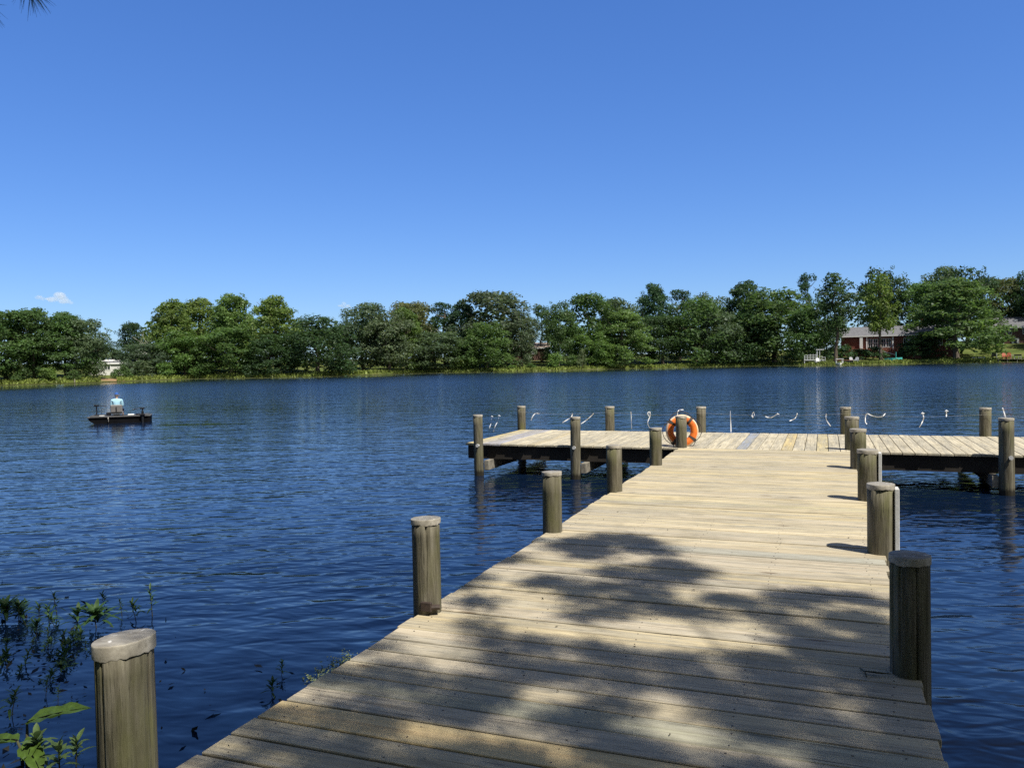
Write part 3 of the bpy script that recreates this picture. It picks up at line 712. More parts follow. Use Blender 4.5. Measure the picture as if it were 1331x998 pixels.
st = MB(); st.tube([(-0.45, -0.672, 0.36), (-0.455, -0.68, 0.10)], 0.02, 8); st.build('tie_strap', M['palerope'], boat)
seat = MB(); seat.box(-0.40, 0.10, -0.14, 0.32, 0.50, 0.60, bev=0.03); s = seat.build('seat', M['seatgrey'], boat)
sb = MB(); sb.box(-0.40, 0.10, -0.24, -0.16, 0.56, 0.98, bev=0.035, rot=Matrix.Rotation(0.12, 3, 'X'), org=(-0.15, -0.2, 0.56)); sb.build('backrest', M['seatgrey'], s)
sp_ = MB(); sp_.box(-0.37, 0.07, -0.12, 0.28, 0.445, 0.497, bev=0.01); sp_.build('seat_base', M['white'], s)
pd = MB(); pd.tube([(-0.15, 0.08, 0.38), (-0.15, 0.08, 0.45)], 0.12, 12); pd.build('pedestal', M['black'], s)
bmx = MB(); bmx.box(-0.02, 0.02, -0.275, -0.245, 0.60, 0.88, bev=0.005, rot=Matrix.Rotation(0.12, 3, 'X'), org=(0, -0.2, 0.56)); o = bmx.build('seat_strap', M['black'], s); o.location.x = -0.15
def motor(x, y, h, tiller):
    r = MB(); r.tube([(x, y, 0.02), (x, y, h)], 0.028, 10); mo = r.build('trolling_motor', M['black'], boat)
    q = MB(); q.box(x - 0.11, x + 0.10, y - 0.06, y + 0.06, h - 0.02, h + 0.07, bev=0.02); q.build('motor_head', M['black'], mo)
    q = MB(); q.tube([(x, y, h + 0.03), (x + tiller * 0.2, y - 0.02, h + 0.02), (x + tiller * 0.42, y - 0.03, h - 0.03)], [0.02, 0.016, 0.024], 8); q.build('tiller', M['black'], mo)
    q = MB(); q.box(x - 0.10, x + 0.10, y - 0.07, y + 0.07, 0.388, 0.47, bev=0.02); q.build('clamp', M['black'], mo)
motor(-0.98, -0.10, 0.93, 1); 
motor(0.98, -0.72, 0.74, -1)
q = MB(); q.box(0.93, 1.03, -0.78, -0.66, 0.42, 0.62, bev=0.02); q.tube([(0.98, -0.72, 0.3), (0.98, -0.74, -0.2)], 0.05, 10); q.build('motor_bracket', M['black'], boat)
cb = MB(); cb.tube([(-0.9, 0.1, 0.42), (-0.7, -0.1, 0.45), (-0.55, 0.0, 0.43), (-0.5, -0.2, 0.41)], 0.015, 6); cb.tube([(-0.5, -0.2, 0.41), (0.0, -0.3, 0.395), (0.2, -0.1, 0.40), (0.5, -0.2, 0.44), (0.8, -0.1, 0.42), (0.95, -0.5, 0.45)], 0.014, 6); cb.build('cable', M['black'], boat)
bx = MB(); bx.box(0.33, 0.60, -0.45, -0.25, 0.388, 0.46, bev=0.02); bx.build('tackle_tray', M['white'], boat)
bx = MB(); bx.box(-0.85, -0.62, -0.5, -0.34, 0.388, 0.44, bev=0.02); bx.build('white_box', M['whitegrey'], boat)
bx = MB(); bx.box(-0.62, -0.42, 0.10, 0.30, 0.388, 0.56, bev=0.03); bx.build('battery_box', M['black'], boat)
bx = MB(); bx.box(0.66, 0.82, -0.3, -0.05, 0.388, 0.47, bev=0.02); bx.build('gear_bag', M['black'], boat)
rod = MB(); rod.tube([(-0.75, -0.3, 0.45), (-0.78, -0.25, 0.95)], [0.008, 0.004], 6); rod.build('rod_holder', M['black'], boat)

def skin_mesh(name, verts, edges, radii, mat, parent, sub=2):
    me = bpy.data.meshes.new(name); me.from_pydata(verts, edges, []); me.update()
    o = link(name, me, parent); sk = o.modifiers.new('skin', 'SKIN'); sk.use_smooth_shade = True; sk.branch_smoothing = 0.5
    for v, r in zip(me.skin_vertices[0].data, radii): v.radius = r if hasattr(r, '__len__') else (r, r)
    me.skin_vertices[0].data[0].use_root = True
    ss_ = o.modifiers.new('subsurf', 'SUBSURF'); ss_.levels = 1; ss_.render_levels = sub
    me.materials.append(mat); return o
bpy.context.view_layer.update()
person = empty('person', boat.matrix_basis @ Vector((-0.15, 0.02, 0.60)), boat.rotation_euler.z)
person.scale = (0.88, 0.88, 0.88)
tag(person, 'seated person in a turquoise shirt and blue cap, back turned, fishing from the small boat', 'person')
V = [(0, 0, 0.08), (0, -0.02, 0.22), (0, -0.02, 0.38), (0, -0.01, 0.50), (0, 0.01, 0.58), (0, 0.03, 0.66), (0, 0.05, 0.75), (0, 0.05, 0.82)]
Rr = [(.15, .11), (.13, .10), (.16, .105), (.13, .085), (.052, .052), (.062, .066), (.082, .096), (.06, .075)]
E_ = [(0, 1), (1, 2), (2, 3), (3, 4), (4, 5), (5, 6), (6, 7)]
def limb(start, pts, rad):
    prev = start
    for p, r in zip(pts, rad): V.append(p); Rr.append((r, r)); E_.append((prev, len(V) - 1)); prev = len(V) - 1
    return prev
for sd in (-1, 1):
    h = limb(3, [(sd * 0.19, -0.01, 0.49), (sd * 0.25, 0.04, 0.24), (sd * 0.15, 0.26, 0.26), (sd * 0.12, 0.33, 0.28)], [0.062, 0.047, 0.033, 0.034])
    for k, (dx, ln_) in enumerate(((-0.028, 0.07), (-0.009, 0.08), (0.01, 0.076), (0.028, 0.06))):
        limb(h, [(sd * 0.12 + dx, 0.375, 0.285), (sd * 0.12 + dx * 1.1, 0.375 + ln_ * 0.55, 0.272), (sd * 0.12 + dx * 1.1, 0.37 + ln_ * 0.6, 0.245)], [0.0095, 0.009, 0.008])
    limb(h, [(sd * 0.12 - sd * 0.04, 0.345, 0.30), (sd * 0.12 - sd * 0.055, 0.375, 0.30)], [0.010, 0.009])
    k = limb(0, [(sd * 0.10, 0.06, 0.08), (sd * 0.19, 0.46, 0.10), (sd * 0.19, 0.47, -0.12), (sd * 0.19, 0.50, -0.185), (sd * 0.20, 0.60, -0.20)], [0.085, 0.062, 0.05, 0.04, 0.035])
skin_mesh('body', V, E_, Rr, M['skin'], person)
nose = MB()
V2 = [(0, -0.01, 0.10), (0, -0.025, 0.25), (0, -0.025, 0.39), (0, -0.01, 0.53), (0, 0.005, 0.585)]; R2 = [(.178, .138), (.166, .132), (.188, .138), (.172, .12), (.075, .075)]; E2 = [(0, 1), (1, 2), (2, 3), (3, 4)]
for sd in (-1, 1): V2 += [(sd * 0.20, -0.01, 0.53), (sd * 0.235, 0.035, 0.22)]; R2 += [(.078, .078), (.064, .064)]; E2 += [(3, len(V2) - 2), (len(V2) - 2, len(V2) - 1)]
skin_mesh('shirt', V2, E2, R2, M['shirt'], person)
V3 = [(0, 0.0, 0.10), (0, 0.02, 0.06)]; R3 = [(.178, .14), (.16, .12)]; E3 = [(0, 1)]
for sd in (-1, 1): 
    V3 += [(sd * 0.11, 0.08, 0.075), (sd * 0.19, 0.465, 0.10), (sd * 0.19, 0.475, -0.12)]; R3 += [(.095, .095), (.078, .078), (.065, .065)]; q_ = len(V3); E3 += [(1, q_ - 3), (q_ - 3, q_ - 2), (q_ - 2, q_ - 1)]
skin_mesh('trousers', V3, E3, R3, M['navy'], person)
hd = MB()
def dome(cx_, cy_, cz_, rx, ry, rz, lo, mi, n=20, k=8):
    vs = []; 
    for i in range(k + 1):
        ph = lo + (math.pi / 2 - lo) * i / k
        for j in range(n): a = 2 * math.pi * j / n; vs.append((cx_ + rx * math.cos(ph) * math.cos(a), cy_ + ry * math.cos(ph) * math.sin(a), cz_ + rz * math.sin(ph)))
    fs = [(i * n + j, i * n + (j + 1) % n, (i + 1) * n + (j + 1) % n, (i + 1) * n + j) for i in range(k) for j in range(n)]
    hd.add(vs, fs, mi)
dome(0, 0.045, 0.775, 0.094, 0.112, 0.105, 0.05, 0)
hd.add([(-0.075, 0.13, 0.79), (-0.05, 0.21, 0.775), (0, 0.235, 0.772), (0.05, 0.21, 0.775), (0.075, 0.13, 0.79), (-0.075, 0.13, 0.80), (-0.05, 0.21, 0.785), (0, 0.235, 0.782), (0.05, 0.21, 0.785), (0.075, 0.13, 0.80)],
       [(4, 3, 2, 1, 0), (5, 6, 7, 8, 9), (0, 1, 6, 5), (1, 2, 7, 6), (2, 3, 8, 7), (3, 4, 9, 8)])
hd.build('cap', M['capblue'], person, True)
hd = MB(); dome(0, 0.040, 0.735, 0.089, 0.104, 0.06, -0.5, 0); hd.build('hair', M['hair'], person, True)
hd = MB()
for sd in (-1, 1):
    hd = MB(); hd.tube([(sd * 0.084, 0.05, 0.745), (sd * 0.096, 0.045, 0.735), (sd * 0.088, 0.05, 0.715)], [0.012, 0.016, 0.009], 8); hd.build('ear', M['skin'], person, True)
hd = MB()
hd.tube([(0, 0.14, 0.745), (0, 0.165, 0.715), (0, 0.14, 0.705)], [0.01, 0.016, 0.012], 8)
hd.build('nose', M['skin'], person, True)

# ------------------------------------------------------------------ far bank: trees
class Crown:
    """leaf sprays gathered in lobes over a crown envelope; all arrays in metres"""
    def __init__(s, seed): s.rng = np.random.default_rng(seed); s.P, s.N, s.S, s.T = [], [], [], []
    def lobe(s, c, r, leaf, dens, squash=0.8, tone=1.0):
        n = int(dens * r * r / (leaf * leaf)); g = s.rng
        d = unit(g.normal(size=(n, 3))); keep = g.random(n) < np.clip(0.72 + 0.5 * d[:, 2], 0.2, 1); d = d[keep]; n = len(d)
        rad = r * (1.0 - 0.45 * g.random(n) ** 1.7) * (1 + 0.12 * g.normal(size=n))
        s.P.append(np.asarray(c) + d * rad[:, None] * np.array([1, 1, squash]))
        s.N.append(unit(d * 0.75 + g.normal(size=(n, 3)) * 0.55 + np.array([0, 0, 0.25])))
        s.S.append(leaf * g.uniform(0.55, 1.3, n))
        t = tone * g.uniform(0.75, 1.25, (n, 1)) * np.array([[1, 1, 1]]); t[:, 0] *= g.uniform(0.9, 1.12, n); s.T.append(t)
    def build(s, name, parent, loc=None, mat=None, ratio=0.55):
        P, N, S, T = map(np.concatenate, (s.P, s.N, s.S, s.T))
        return quads(name, leaf_quads(P, N, S, ratio, s.rng), mat or M['foliage'], parent, T, loc)

def make_tree(name, seed, kind):
    """prototypes about 16 m tall and 11 m wide; the copies are scaled"""
    g = np.random.default_rng(seed); root = empty(name, (0, 0, -500)); c = Crown(seed)
    tr = MB(); H = 16.0
    if kind == 'round':
        for k in range(66):
            f = g.random() ** 0.9; z = 1.2 + f * 13.6; R = 5.6 * math.sqrt(max(0.05, 1 - ((f - 0.45) / 0.62) ** 2)); a = g.uniform(0, 6.28); rr = R * g.uniform(0.45, 0.88)
            c.lobe((rr * math.cos(a), rr * math.sin(a), z), g.uniform(1.0, 1.9), 0.235, 5.6, 0.75, g.uniform(0.8, 1.2))
        for k in range(6): c.lobe((g.uniform(-1.5, 1.5), g.uniform(-1.5, 1.5), 4 + k * 1.8), 2.6, 0.42, 3.0, 0.9)
        hb = 2.2
    elif kind == 'layered':
        for k in range(140):
            f = g.random() ** 0.9; z = 1.0 + f * 14.2; R = 5.6 * (1 - f ** 1.8) ** 0.62 + 0.5; a = g.uniform(0, 6.28); rr = R * g.uniform(0.5, 0.95)
            c.lobe((rr * math.cos(a), rr * math.sin(a), z), g.uniform(0.75, 1.45), 0.225, 5.4, 0.62, g.uniform(0.8, 1.2))
        for k in range(7): c.lobe((g.uniform(-1, 1), g.uniform(-1, 1), 2.5 + k * 1.7), 2.2, 0.42, 3.0, 0.9)
        hb = 1.0
    elif kind == 'dome':
        for k in range(74):
            f = g.random(); z = 0.7 + f * 13.8; R = 5.5 * math.sqrt(max(0.04, 1 - (max(0, f - 0.15) / 0.88) ** 2.2)); a = g.uniform(0, 6.28); rr = R * g.uniform(0.55, 0.92)
            c.lobe((rr * math.cos(a), rr * math.sin(a), z), g.uniform(0.9, 1.7), 0.235, 5.0, 0.95, g.uniform(0.82, 1.18))
        for k in range(7): c.lobe((g.uniform(-1.5, 1.5), g.uniform(-1.5, 1.5), 2.5 + k * 1.6), 2.8, 0.42, 3.0, 0.9)
        hb = 0.7
    elif kind == 'pine':
        for k in range(44):
            f = g.random() ** 0.8; z = 4.0 + f * 11.4; R = 4.6 * (1 - f ** 2.2) ** 0.5 + 0.4; a = g.uniform(0, 6.28); rr = R * g.uniform(0.3, 0.95)
            c.lobe((rr * math.cos(a), rr * math.sin(a), z), g.uniform(0.8, 1.5), 0.22, 4.8, 0.6, g.uniform(0.8, 1.2))
        hb = 6.0
    elif kind == 'column':
        for k in range(66):
            f = g.random(); z = 4.6 + f * 10.8; R = 3.6 * math.sin(math.pi * (0.12 + 0.8 * f)) ** 0.7; a = g.uniform(0, 6.28); rr = R * g.uniform(0.2, 0.85)
            c.lobe((rr * math.cos(a), rr * math.sin(a), z), g.uniform(0.8, 1.4), 0.235, 4.8, 0.9, g.uniform(0.8, 1.2))
        hb = 4.6
    elif kind == 'bare':
        for k in range(7): c.lobe((g.uniform(-1.5, 1.5), g.uniform(-1.5, 1.5), g.uniform(5, 9)), 0.8, 0.3, 1.2, 0.8)
        hb = 5.0
    elif kind == 'shrub':
        H = 3.4
        for k in range(24):
            f = g.random(); a = g.uniform(0, 6.28); R = 1.9 * math.sqrt(max(0.05, 1 - f ** 2)); rr = R * g.uniform(0.2, 0.85)
            c.lobe((rr * math.cos(a), rr * math.sin(a), 0.35 + f * 2.5), g.uniform(0.45, 0.8), 0.17, 4.8, 0.85, g.uniform(0.8, 1.2))
        hb = 0.4
    for k in range(20 if kind in ('round', 'layered', 'dome', 'column') else 0):      # ragged twigs standing out of the outline
        f = g.uniform(0.25, 1.0); a = g.uniform(0, 6.28); zz = {'round': 1.2 + f * 13.9, 'layered': 1.0 + f * 14.6, 'dome': 0.8 + f * 14.2, 'column': 4.8 + f * 10.8}[kind]
        R = {'round': 5.9 * math.sqrt(max(0.02, 1 - ((f - 0.45) / 0.60) ** 2)), 'layered': 5.9 * (1 - f ** 1.8) ** 0.62 + 0.4, 'dome': 5.8 * math.sqrt(max(0.02, 1 - (max(0, f - 0.15) / 0.88) ** 2.2)), 'column': 3.8 * math.sin(math.pi * (0.12 + 0.8 * f)) ** 0.7}[kind]
        c.lobe((R * math.cos(a), R * math.sin(a), zz + g.uniform(0, 0.7)), g.uniform(0.35, 0.75), 0.2, 3.4, 1.0, g.uniform(0.85, 1.2))
    # trunk with limbs
    r0 = {'shrub': 0.07, 'bare': 0.17}.get(kind, 0.34); top = H * (0.86 if kind in ('pine', 'layered', 'column') else 0.62)
    bend = [(g.normal() * 0.12 * i, g.normal() * 0.12 * i) for i in range(6)]
    pts = [(bend[i][0] * (H / 16), bend[i][1] * (H / 16), -0.6 + (top + 0.6) * i / 5) for i in range(6)]
    tr.tube(pts, [r0 * (1.25 if i == 0 else 1) * (1 - 0.15 * i) for i in range(6)], 10)
    nl = 14 if kind == 'bare' else 8
    for k in range(nl):
        f = g.uniform(0.35, 0.95); i = min(4, int(f * 5)); b = Vector(pts[i]).lerp(Vector(pts[i + 1]), f * 5 - i); a = g.uniform(0, 6.28)
        L = (3.6 if kind != 'shrub' else 1.2) * g.uniform(0.6, 1.1); up = g.uniform(0.3, 0.9)
        e = b + Vector((math.cos(a) * L, math.sin(a) * L, up * L)); mid = b.lerp(e, 0.5) + Vector((0, 0, -0.12 * L))
        tr.tube([b, mid, e], [r0 * 0.42, r0 * 0.26, r0 * 0.08], 7)
        if kind == 'bare':
            for q in range(4):
                a2 = a + g.uniform(-0.8, 0.8); e2 = mid.lerp(e, g.uniform(0, 1)) ; e3 = e2 + Vector((math.cos(a2), math.sin(a2), g.uniform(0.4, 1.2))) * L * 0.45
                tr.tube([e2, e3], [r0 * 0.12, r0 * 0.04], 5)
    tr.build('trunk', M['bark'] if kind != 'bare' else M['deadwood'], root)
    cr = c.build('crown', root)
    return root
protos = {}
for nm, kind, seeds in (('oak_tree', 'round', (1, 2, 3)), ('cypress_tree', 'layered', (4, 5)), ('willow_tree', 'dome', (6, 7)), ('pine_tree', 'pine', (8, 9)), ('ivy_clad_tree', 'column', (10,)), ('bare_tree', 'bare', (12,)), ('shrub', 'shrub', (13, 14, 15))):
    protos[nm] = [make_tree(nm, s_, kind) for s_ in seeds]
COLS = dict(mid=(0.082, 0.142, 0.047), yel=(0.130, 0.194, 0.052), dark=(0.052, 0.096, 0.042), grey=(0.098, 0.140, 0.080), olive=(0.116, 0.138, 0.064), pine=(0.046, 0.090, 0.045), bright=(0.122, 0.200, 0.058), pale=(0.14, 0.19, 0.095))
# name, photo column, crown top row, crown width in photo pixels, metres behind the shoreline, colour, label
TREES = [
 ('oak_tree', -150, 392, 120, 8, 'mid', 'oak beyond the left end of the far bank, outermost of the row'),
 ('cypress_tree', -62, 400, 90, 6, 'mid', 'layered green tree at the left end of the far bank, partly out of view'),
 ('oak_tree', 8, 402, 74, 5, 'mid', 'dense mid green tree at the left end of the far bank, cut off halfway'),
 ('cypress_tree', 46, 399, 66, 6, 'mid', 'tallest layered tree of the leftmost clump, under the small clouds'),
 ('cypress_tree', 86, 405, 62, 8, 'mid', 'layered tree just right of the tallest of the leftmost clump'),
 ('oak_tree', 112, 413, 52, 7, 'grey', 'greyish tree on the right flank of the leftmost clump, above the white bungalow'),
 ('oak_tree', 138, 440, 34, 22, 'dark', 'low dark tree in the gap behind the white bungalow'),
 ('oak_tree', 170, 418, 30, 26, 'dark', 'slim dark tree next to the bleached dead tree'),
 ('bare_tree', 195, 415, 36, 17, 'pale', 'pale bleached dead tree with bare twigs in the gap'),
 ('oak_tree', 186, 446, 54, 10, 'grey', 'low grey green tree in front of the bleached dead tree'),
 ('cypress_tree', 226, 388, 58, 10, 'yel', 'yellow green tree forming the left shoulder of the big bright clump'),
 ('cypress_tree', 262, 387, 62, 14, 'yel', 'yellow green tree behind the low bright round one in the big bright clump'),
 ('cypress_tree', 303, 381, 64, 12, 'yel', 'tallest yellow green tree of the big bright clump'),
 ('cypress_tree', 358, 384, 66, 9, 'yel', 'yellow green tree with ragged branch tips on the right flank of the big bright clump'),
 ('oak_tree', 240, 428, 62, 4, 'bright', 'low bright green round tree at the water below the big bright clump'),
 ('oak_tree', 300, 424, 72, 4, 'mid', 'low broad tree at the water below the tallest yellow green one'),
 ('willow_tree', 352, 432, 56, 3, 'dark', 'low dark tree drooping to the water left of the blue green dome'),
 ('willow_tree', 414, 409, 82, 3, 'dark', 'blue green dome shaped tree filling the dip between the bright clump and the oaks'),
 ('oak_tree', 472, 392, 66, 12, 'grey', 'grey green oak right of the blue green dome'),
 ('oak_tree', 505, 404, 60, 4, 'grey', 'grey oak with a visible dark trunk over the sunlit lawn patch'),
 ('oak_tree', 536, 391, 60, 18, 'olive', 'olive brown tree standing behind the yellow green cone'),
 ('cypress_tree', 527, 399, 48, 6, 'yel', 'yellow green cone shaped tree among the grey oaks'),
 ('pine_tree', 578, 392, 44, 16, 'pine', 'thin topped pine rising behind the grey oaks'),
 ('cypress_tree', 601, 391, 42, 14, 'pine', 'second pine, left of the broadest round oak'),
 ('oak_tree', 566, 430, 68, 3, 'grey', 'low rounded grey tree at the water under the two pines'),
 ('oak_tree', 606, 436, 46, 3, 'mid', 'small green tree at the water left of the broadest round oak'),
 ('oak_tree', 646, 378, 92, 12, 'grey', 'broadest round oak in the middle of the far bank'),
 ('willow_tree', 634, 416, 60, 3, 'mid', 'hanging green tree below the left half of the broadest round oak'),
 ('oak_tree', 678, 404, 48, 7, 'grey', 'tall grey tree left of the low sky gap'),
 ('pine_tree', 704, 396, 44, 22, 'dark', 'airy dark tree spreading over the low sky gap above the brown house'),
 ('oak_tree', 726, 390, 56, 9, 'mid', 'oak just right of the low sky gap above the brown house'),
 ('oak_tree', 768, 381, 66, 10, 'mid', 'tall rounded dark topped tree right of the sky gap oak'),
 ('oak_tree', 806, 386, 56, 13, 'grey', 'greyish tree behind the green pillar shaped one'),
 ('cypress_tree', 812, 402, 64, 3, 'bright', 'bright pillar shaped tree leafy down to the reeds'),
 ('oak_tree', 772, 428, 46, 4, 'bright', 'low yellowish tree left of the bright pillar shaped one'),
 ('cypress_tree', 850, 368, 46, 18, 'pine', 'dark pine with a rounded head rising above the shaded wood'),
 ('pine_tree', 884, 375, 40, 20, 'pine', 'dark thin crowned pine right of the round headed one'),
 ('oak_tree', 862, 410, 50, 8, 'dark', 'very dark tree in the shade below the round headed pine'),
 ('willow_tree', 905, 386, 78, 6, 'mid', 'broad drooping tree in the middle of the shaded wood'),
 ('oak_tree', 935, 405, 56, 4, 'grey', 'grey green tree hanging over dark open trunks'),
 ('oak_tree', 925, 380, 60, 24, 'grey', 'distant wispy tree behind the broad drooping one'),
 ('cypress_tree', 970, 364, 58, 14, 'dark', 'layered dark tree with a flat spreading top'),
 ('willow_tree', 1008, 372, 96, 6, 'mid', 'largest dome shaped tree, reaching the ground beside the white garden deck'),
 ('willow_tree', 975, 402, 64, 4, 'dark', 'dark tree between the grey hanging one and the largest dome'),
 ('oak_tree', 1046, 400, 46, 5, 'mid', 'tree on the right flank of the largest dome'),
 ('oak_tree', 1072, 416, 36, 22, 'dark', 'low dark tree closing the gap behind the white garden deck'),
 ('pine_tree', 1052, 354, 32, 26, 'pine', 'slender pine top poking up left of the tall dark tree'),
 ('ivy_clad_tree', 1086, 358, 60, 10, 'dark', 'tall dark tree with airy crown left of the red brick house'),
 ('oak_tree', 1148, 347, 74, 38, 'dark', 'tall airy tree rising behind the red brick house roof'),
 ('ivy_clad_tree', 1145, 360, 54, 8, 'yel', 'yellow green ivy clad tree with a long trunk before the red brick house'),
 ('oak_tree', 1196, 366, 62, 36, 'mid', 'tree behind the red brick house, right of its chimney'),
 ('oak_tree', 1222, 345, 50, 44, 'grey', 'grey topped distant tree left of the giant cypress summit'),
 ('oak_tree', 1256, 347, 64, 34, 'dark', 'dark tree right behind the giant cypress'),
 ('cypress_tree', 1244, 361, 100, 5, 'mid', 'giant layered cypress leafy to the lawn between the two brick houses'),
 ('oak_tree', 1306, 360, 56, 46, 'olive', 'olive tree rising behind the brown brick house'),
 ('oak_tree', 1345, 348, 54, 42, 'dark', 'dark tree at the right picture edge behind the brown brick house'),
 ('cypress_tree', 1420, 352, 110, 30, 'mid', 'layered tree beyond the brown brick house, out of the right edge'),
 ('oak_tree', 1540, 350, 120, 10, 'mid', 'outermost oak past the right end of the far bank'),
]
group_of = {'oak_tree': 'broad trees on the far bank', 'cypress_tree': 'layered trees on the far bank', 'willow_tree': 'drooping trees on the far bank', 'pine_tree': 'pines on the far bank', 'ivy_clad_tree': 'tall trunked trees before the house', 'bare_tree': None, 'shrub': 'shrubs along the far shore'}
used = {}
def plant(nm, u, x, y, top, w, col, label, scale_only=False):
    k = used.get(nm, 0); used[nm] = k + 1
    pr = protos[nm][k % len(protos[nm])]
    o = pr if k < len(protos[nm]) else copy_tree(pr)
    z = float(terr(x, y)[0]); o.location = (x, y, z - 0.05)
    base = 16.0 if nm != 'shrub' else 3.4; bw = {'ivy_clad_tree': 8.0, 'pine_tree': 10.0, 'shrub': 4.6}.get(nm, 11.6)
    sz = max(0.25, (top - z) / base / 0.985); sw = w / bw
    o.scale = (sw, sw, sz); o.rotation_euler = (0, 0, (k * 2.399) % 6.283)
    jit = random.Random(k * 7 + len(label)); c = COLS[col]; f = jit.uniform(0.88, 1.14)
    for ch in [q for q in COL.objects if q.parent == o]: ch.color = (c[0] * f * jit.uniform(0.94, 1.08), c[1] * f, c[2] * f * jit.uniform(0.9, 1.1), 1)
    tag(o, label, 'tree' if nm != 'shrub' else 'shrub', group_of[nm])
    return o
for (nm, u, tv, w, back, col, lb) in TREES:
    x, y = at_range(u, shore_range(u) + back); plant(nm, u, x, y, height_at(u, tv, x, y), w * px(x, y) * (1.28 if abs(u - 703) > 30 and abs(u - 1120) > 40 else 0.95), col, lb)
for k, (u, tv, w, back) in enumerate([(-235, 396, 110, 7), (-320, 390, 120, 10), (-420, 392, 130, 8), (-540, 380, 150, 9), (-690, 372, 190, 10), (-860, 350, 230, 12), (1650, 345, 130, 9), (1780, 335, 150, 10), (1940, 330, 170, 8)]):
    x, y = at_range(u, shore_range(u) + back); plant(('oak_tree', 'willow_tree', 'cypress_tree')[k % 3], u, x, y, float(terr(x, y)[0]) + 13.5 + (k * 37 % 5), 15.0, 'mid', 'one of the broad trees that carry the far bank on beyond the picture')['group'] = 'far bank trees beyond the picture'
SHRUBS = [(30, 478, 34, 1.5, 'mid', 'rounded shrub at the waterline under the leftmost clump'), (62, 476, 30, 1.2, 'bright', 'light green shrub at the waterline left of the white bungalow'), (95, 480, 28, 1.0, 'mid', 'low shrub beside the bare soil bank'),
 (150, 479, 18, 6.5, 'mid', 'small shrub right in front of the white bungalow wall'), (117, 471, 26, 5.0, 'mid', 'rounded shrub covering the left end of the white bungalow'), (166, 466, 34, 6.0, 'grey', 'tall grey shrub covering the right end of the white bungalow'),
 (160, 474, 26, 3.0, 'mid', 'small shrub right of the white bungalow, above the bare soil bank'), (184, 466, 44, 4.0, 'grey', 'grey green shrub below the hidden white gable'), (214, 470, 36, 2.0, 'bright', 'bright shrub at the left foot of the big bright clump'),
 (262, 470, 40, 1.6, 'mid', 'shrub at the water below the big bright clump, middle of three'), (330, 470, 46, 1.5, 'dark', 'dark shrub at the foot of the low dark drooping tree'), (440, 470, 40, 2.0, 'grey', 'grey shrub left of the sunlit lawn patch'),
 (548, 466, 36, 1.6, 'mid', 'shrub right of the sunlit lawn patch'), (600, 462, 36, 1.2, 'yel', 'yellow green shrub under the small green tree'), (664, 474, 22, 1.5, 'bright', 'small shrub in front of the parked white car'),
 (690, 472, 22, 2.0, 'mid', 'small shrub below the brown house lawn'), (722, 457, 34, 3.0, 'bright', 'bright rounded shrub right of the brown house'), (742, 460, 34, 2.2, 'mid', 'shrub between the bright rounded one and the pale water edge bush'),
 (757, 453, 20, 0.4, 'pale', 'upright pale bush growing right at the water edge'), (790, 468, 36, 1.4, 'mid', 'low shrub at the foot of the bright pillar shaped tree'), (1026, 460, 34, 1.5, 'pale', 'pale dry looking bush at the right foot of the largest dome tree'),
 (1078, 452, 22, 9.0, 'dark', 'dark shrub behind the white garden deck'), (1118, 452, 46, 13.0, 'dark', 'dark hedge like shrub under the red brick house terrace'), (1100, 447, 40, 12.0, 'dark', 'dark bush under the left end of the red brick house'), (1135, 450, 44, 11.0, 'dark', 'broad dark bush below the sunroom terrace'), (1206, 432, 60, 11.0, 'dark', 'big dark bush hiding the right wing of the red brick house'), (1180, 444, 44, 12.0, 'dark', 'dark bush between the ivy clad trunk and the big dark one'),
 (1172, 452, 34, 14.0, 'dark', 'dark shrub right of the ivy clad trunk'), (1282, 446, 20, 14.0, 'bright', 'bright shrub at the corner of the brown brick house')]
for (u, tv, w, back, col, lb) in SHRUBS:
    x, y = at_range(u, shore_range(u) + back); plant('shrub', u, x, y, height_at(u, tv, x, y), w * px(x, y), col, lb)

# the wood that closes the view behind the shore trees, read as one mass
gw = np.random.default_rng(77); wood = Crown(78); sky_u = [-300, 40, 112, 150, 170, 215, 300, 400, 415, 480, 600, 646, 703, 768, 850, 980, 1050, 1150, 1250, 1350, 1600]; sky_v = [400, 410, 425, 448, 432, 405, 398, 412, 425, 408, 404, 398, 440, 398, 390, 385, 390, 372, 366, 372, 380]
for k in range(900):
    u = gw.uniform(-800, 1900)
    if 126 < u < 168 or 690 < u < 716 or (1092 < u < 1112): continue
    x, y = at_range(u, shore_range(u) + gw.uniform(30, 62) + (22 if u > 1080 else 0)); z0 = float(terr(x, y)[0]); top = height_at(u, float(np.interp(u, sky_u, sky_v)), x, y)
    f = gw.random() ** 0.75; r = gw.uniform(1.6, 3.0); wood.lobe((x, y, z0 + 1.0 + f * max(1.0, top - z0 - r * 0.8 - 1.0)), r, 0.55, 4.2, 0.85, gw.uniform(0.75, 1.2))
wd_ = wood.build('distant_wood', None); wd_.color = (0.065, 0.105, 0.036, 1); tag(wd_, 'dark green wood closing the view behind the shore trees', 'wood', None, 'stuff')
# unseen trees added behind the viewer to keep light off the pilings' near faces
for i, (x, y, hh, ww) in enumerate([(-13, -9, 15, 12), (-5, -11, 17, 13), (3, -10, 16, 12), (10, -8, 17, 12), (19, -9, 16, 13), (-22, -11, 14, 12), (-1, -16, 19, 14), (28, -12, 17, 14)]):
    o = plant('oak_tree', 0, x, y, hh, ww, 'mid', 'one of the broad trees of the near bank behind the start of the walkway'); o['group'] = 'unseen trees added on the near bank'

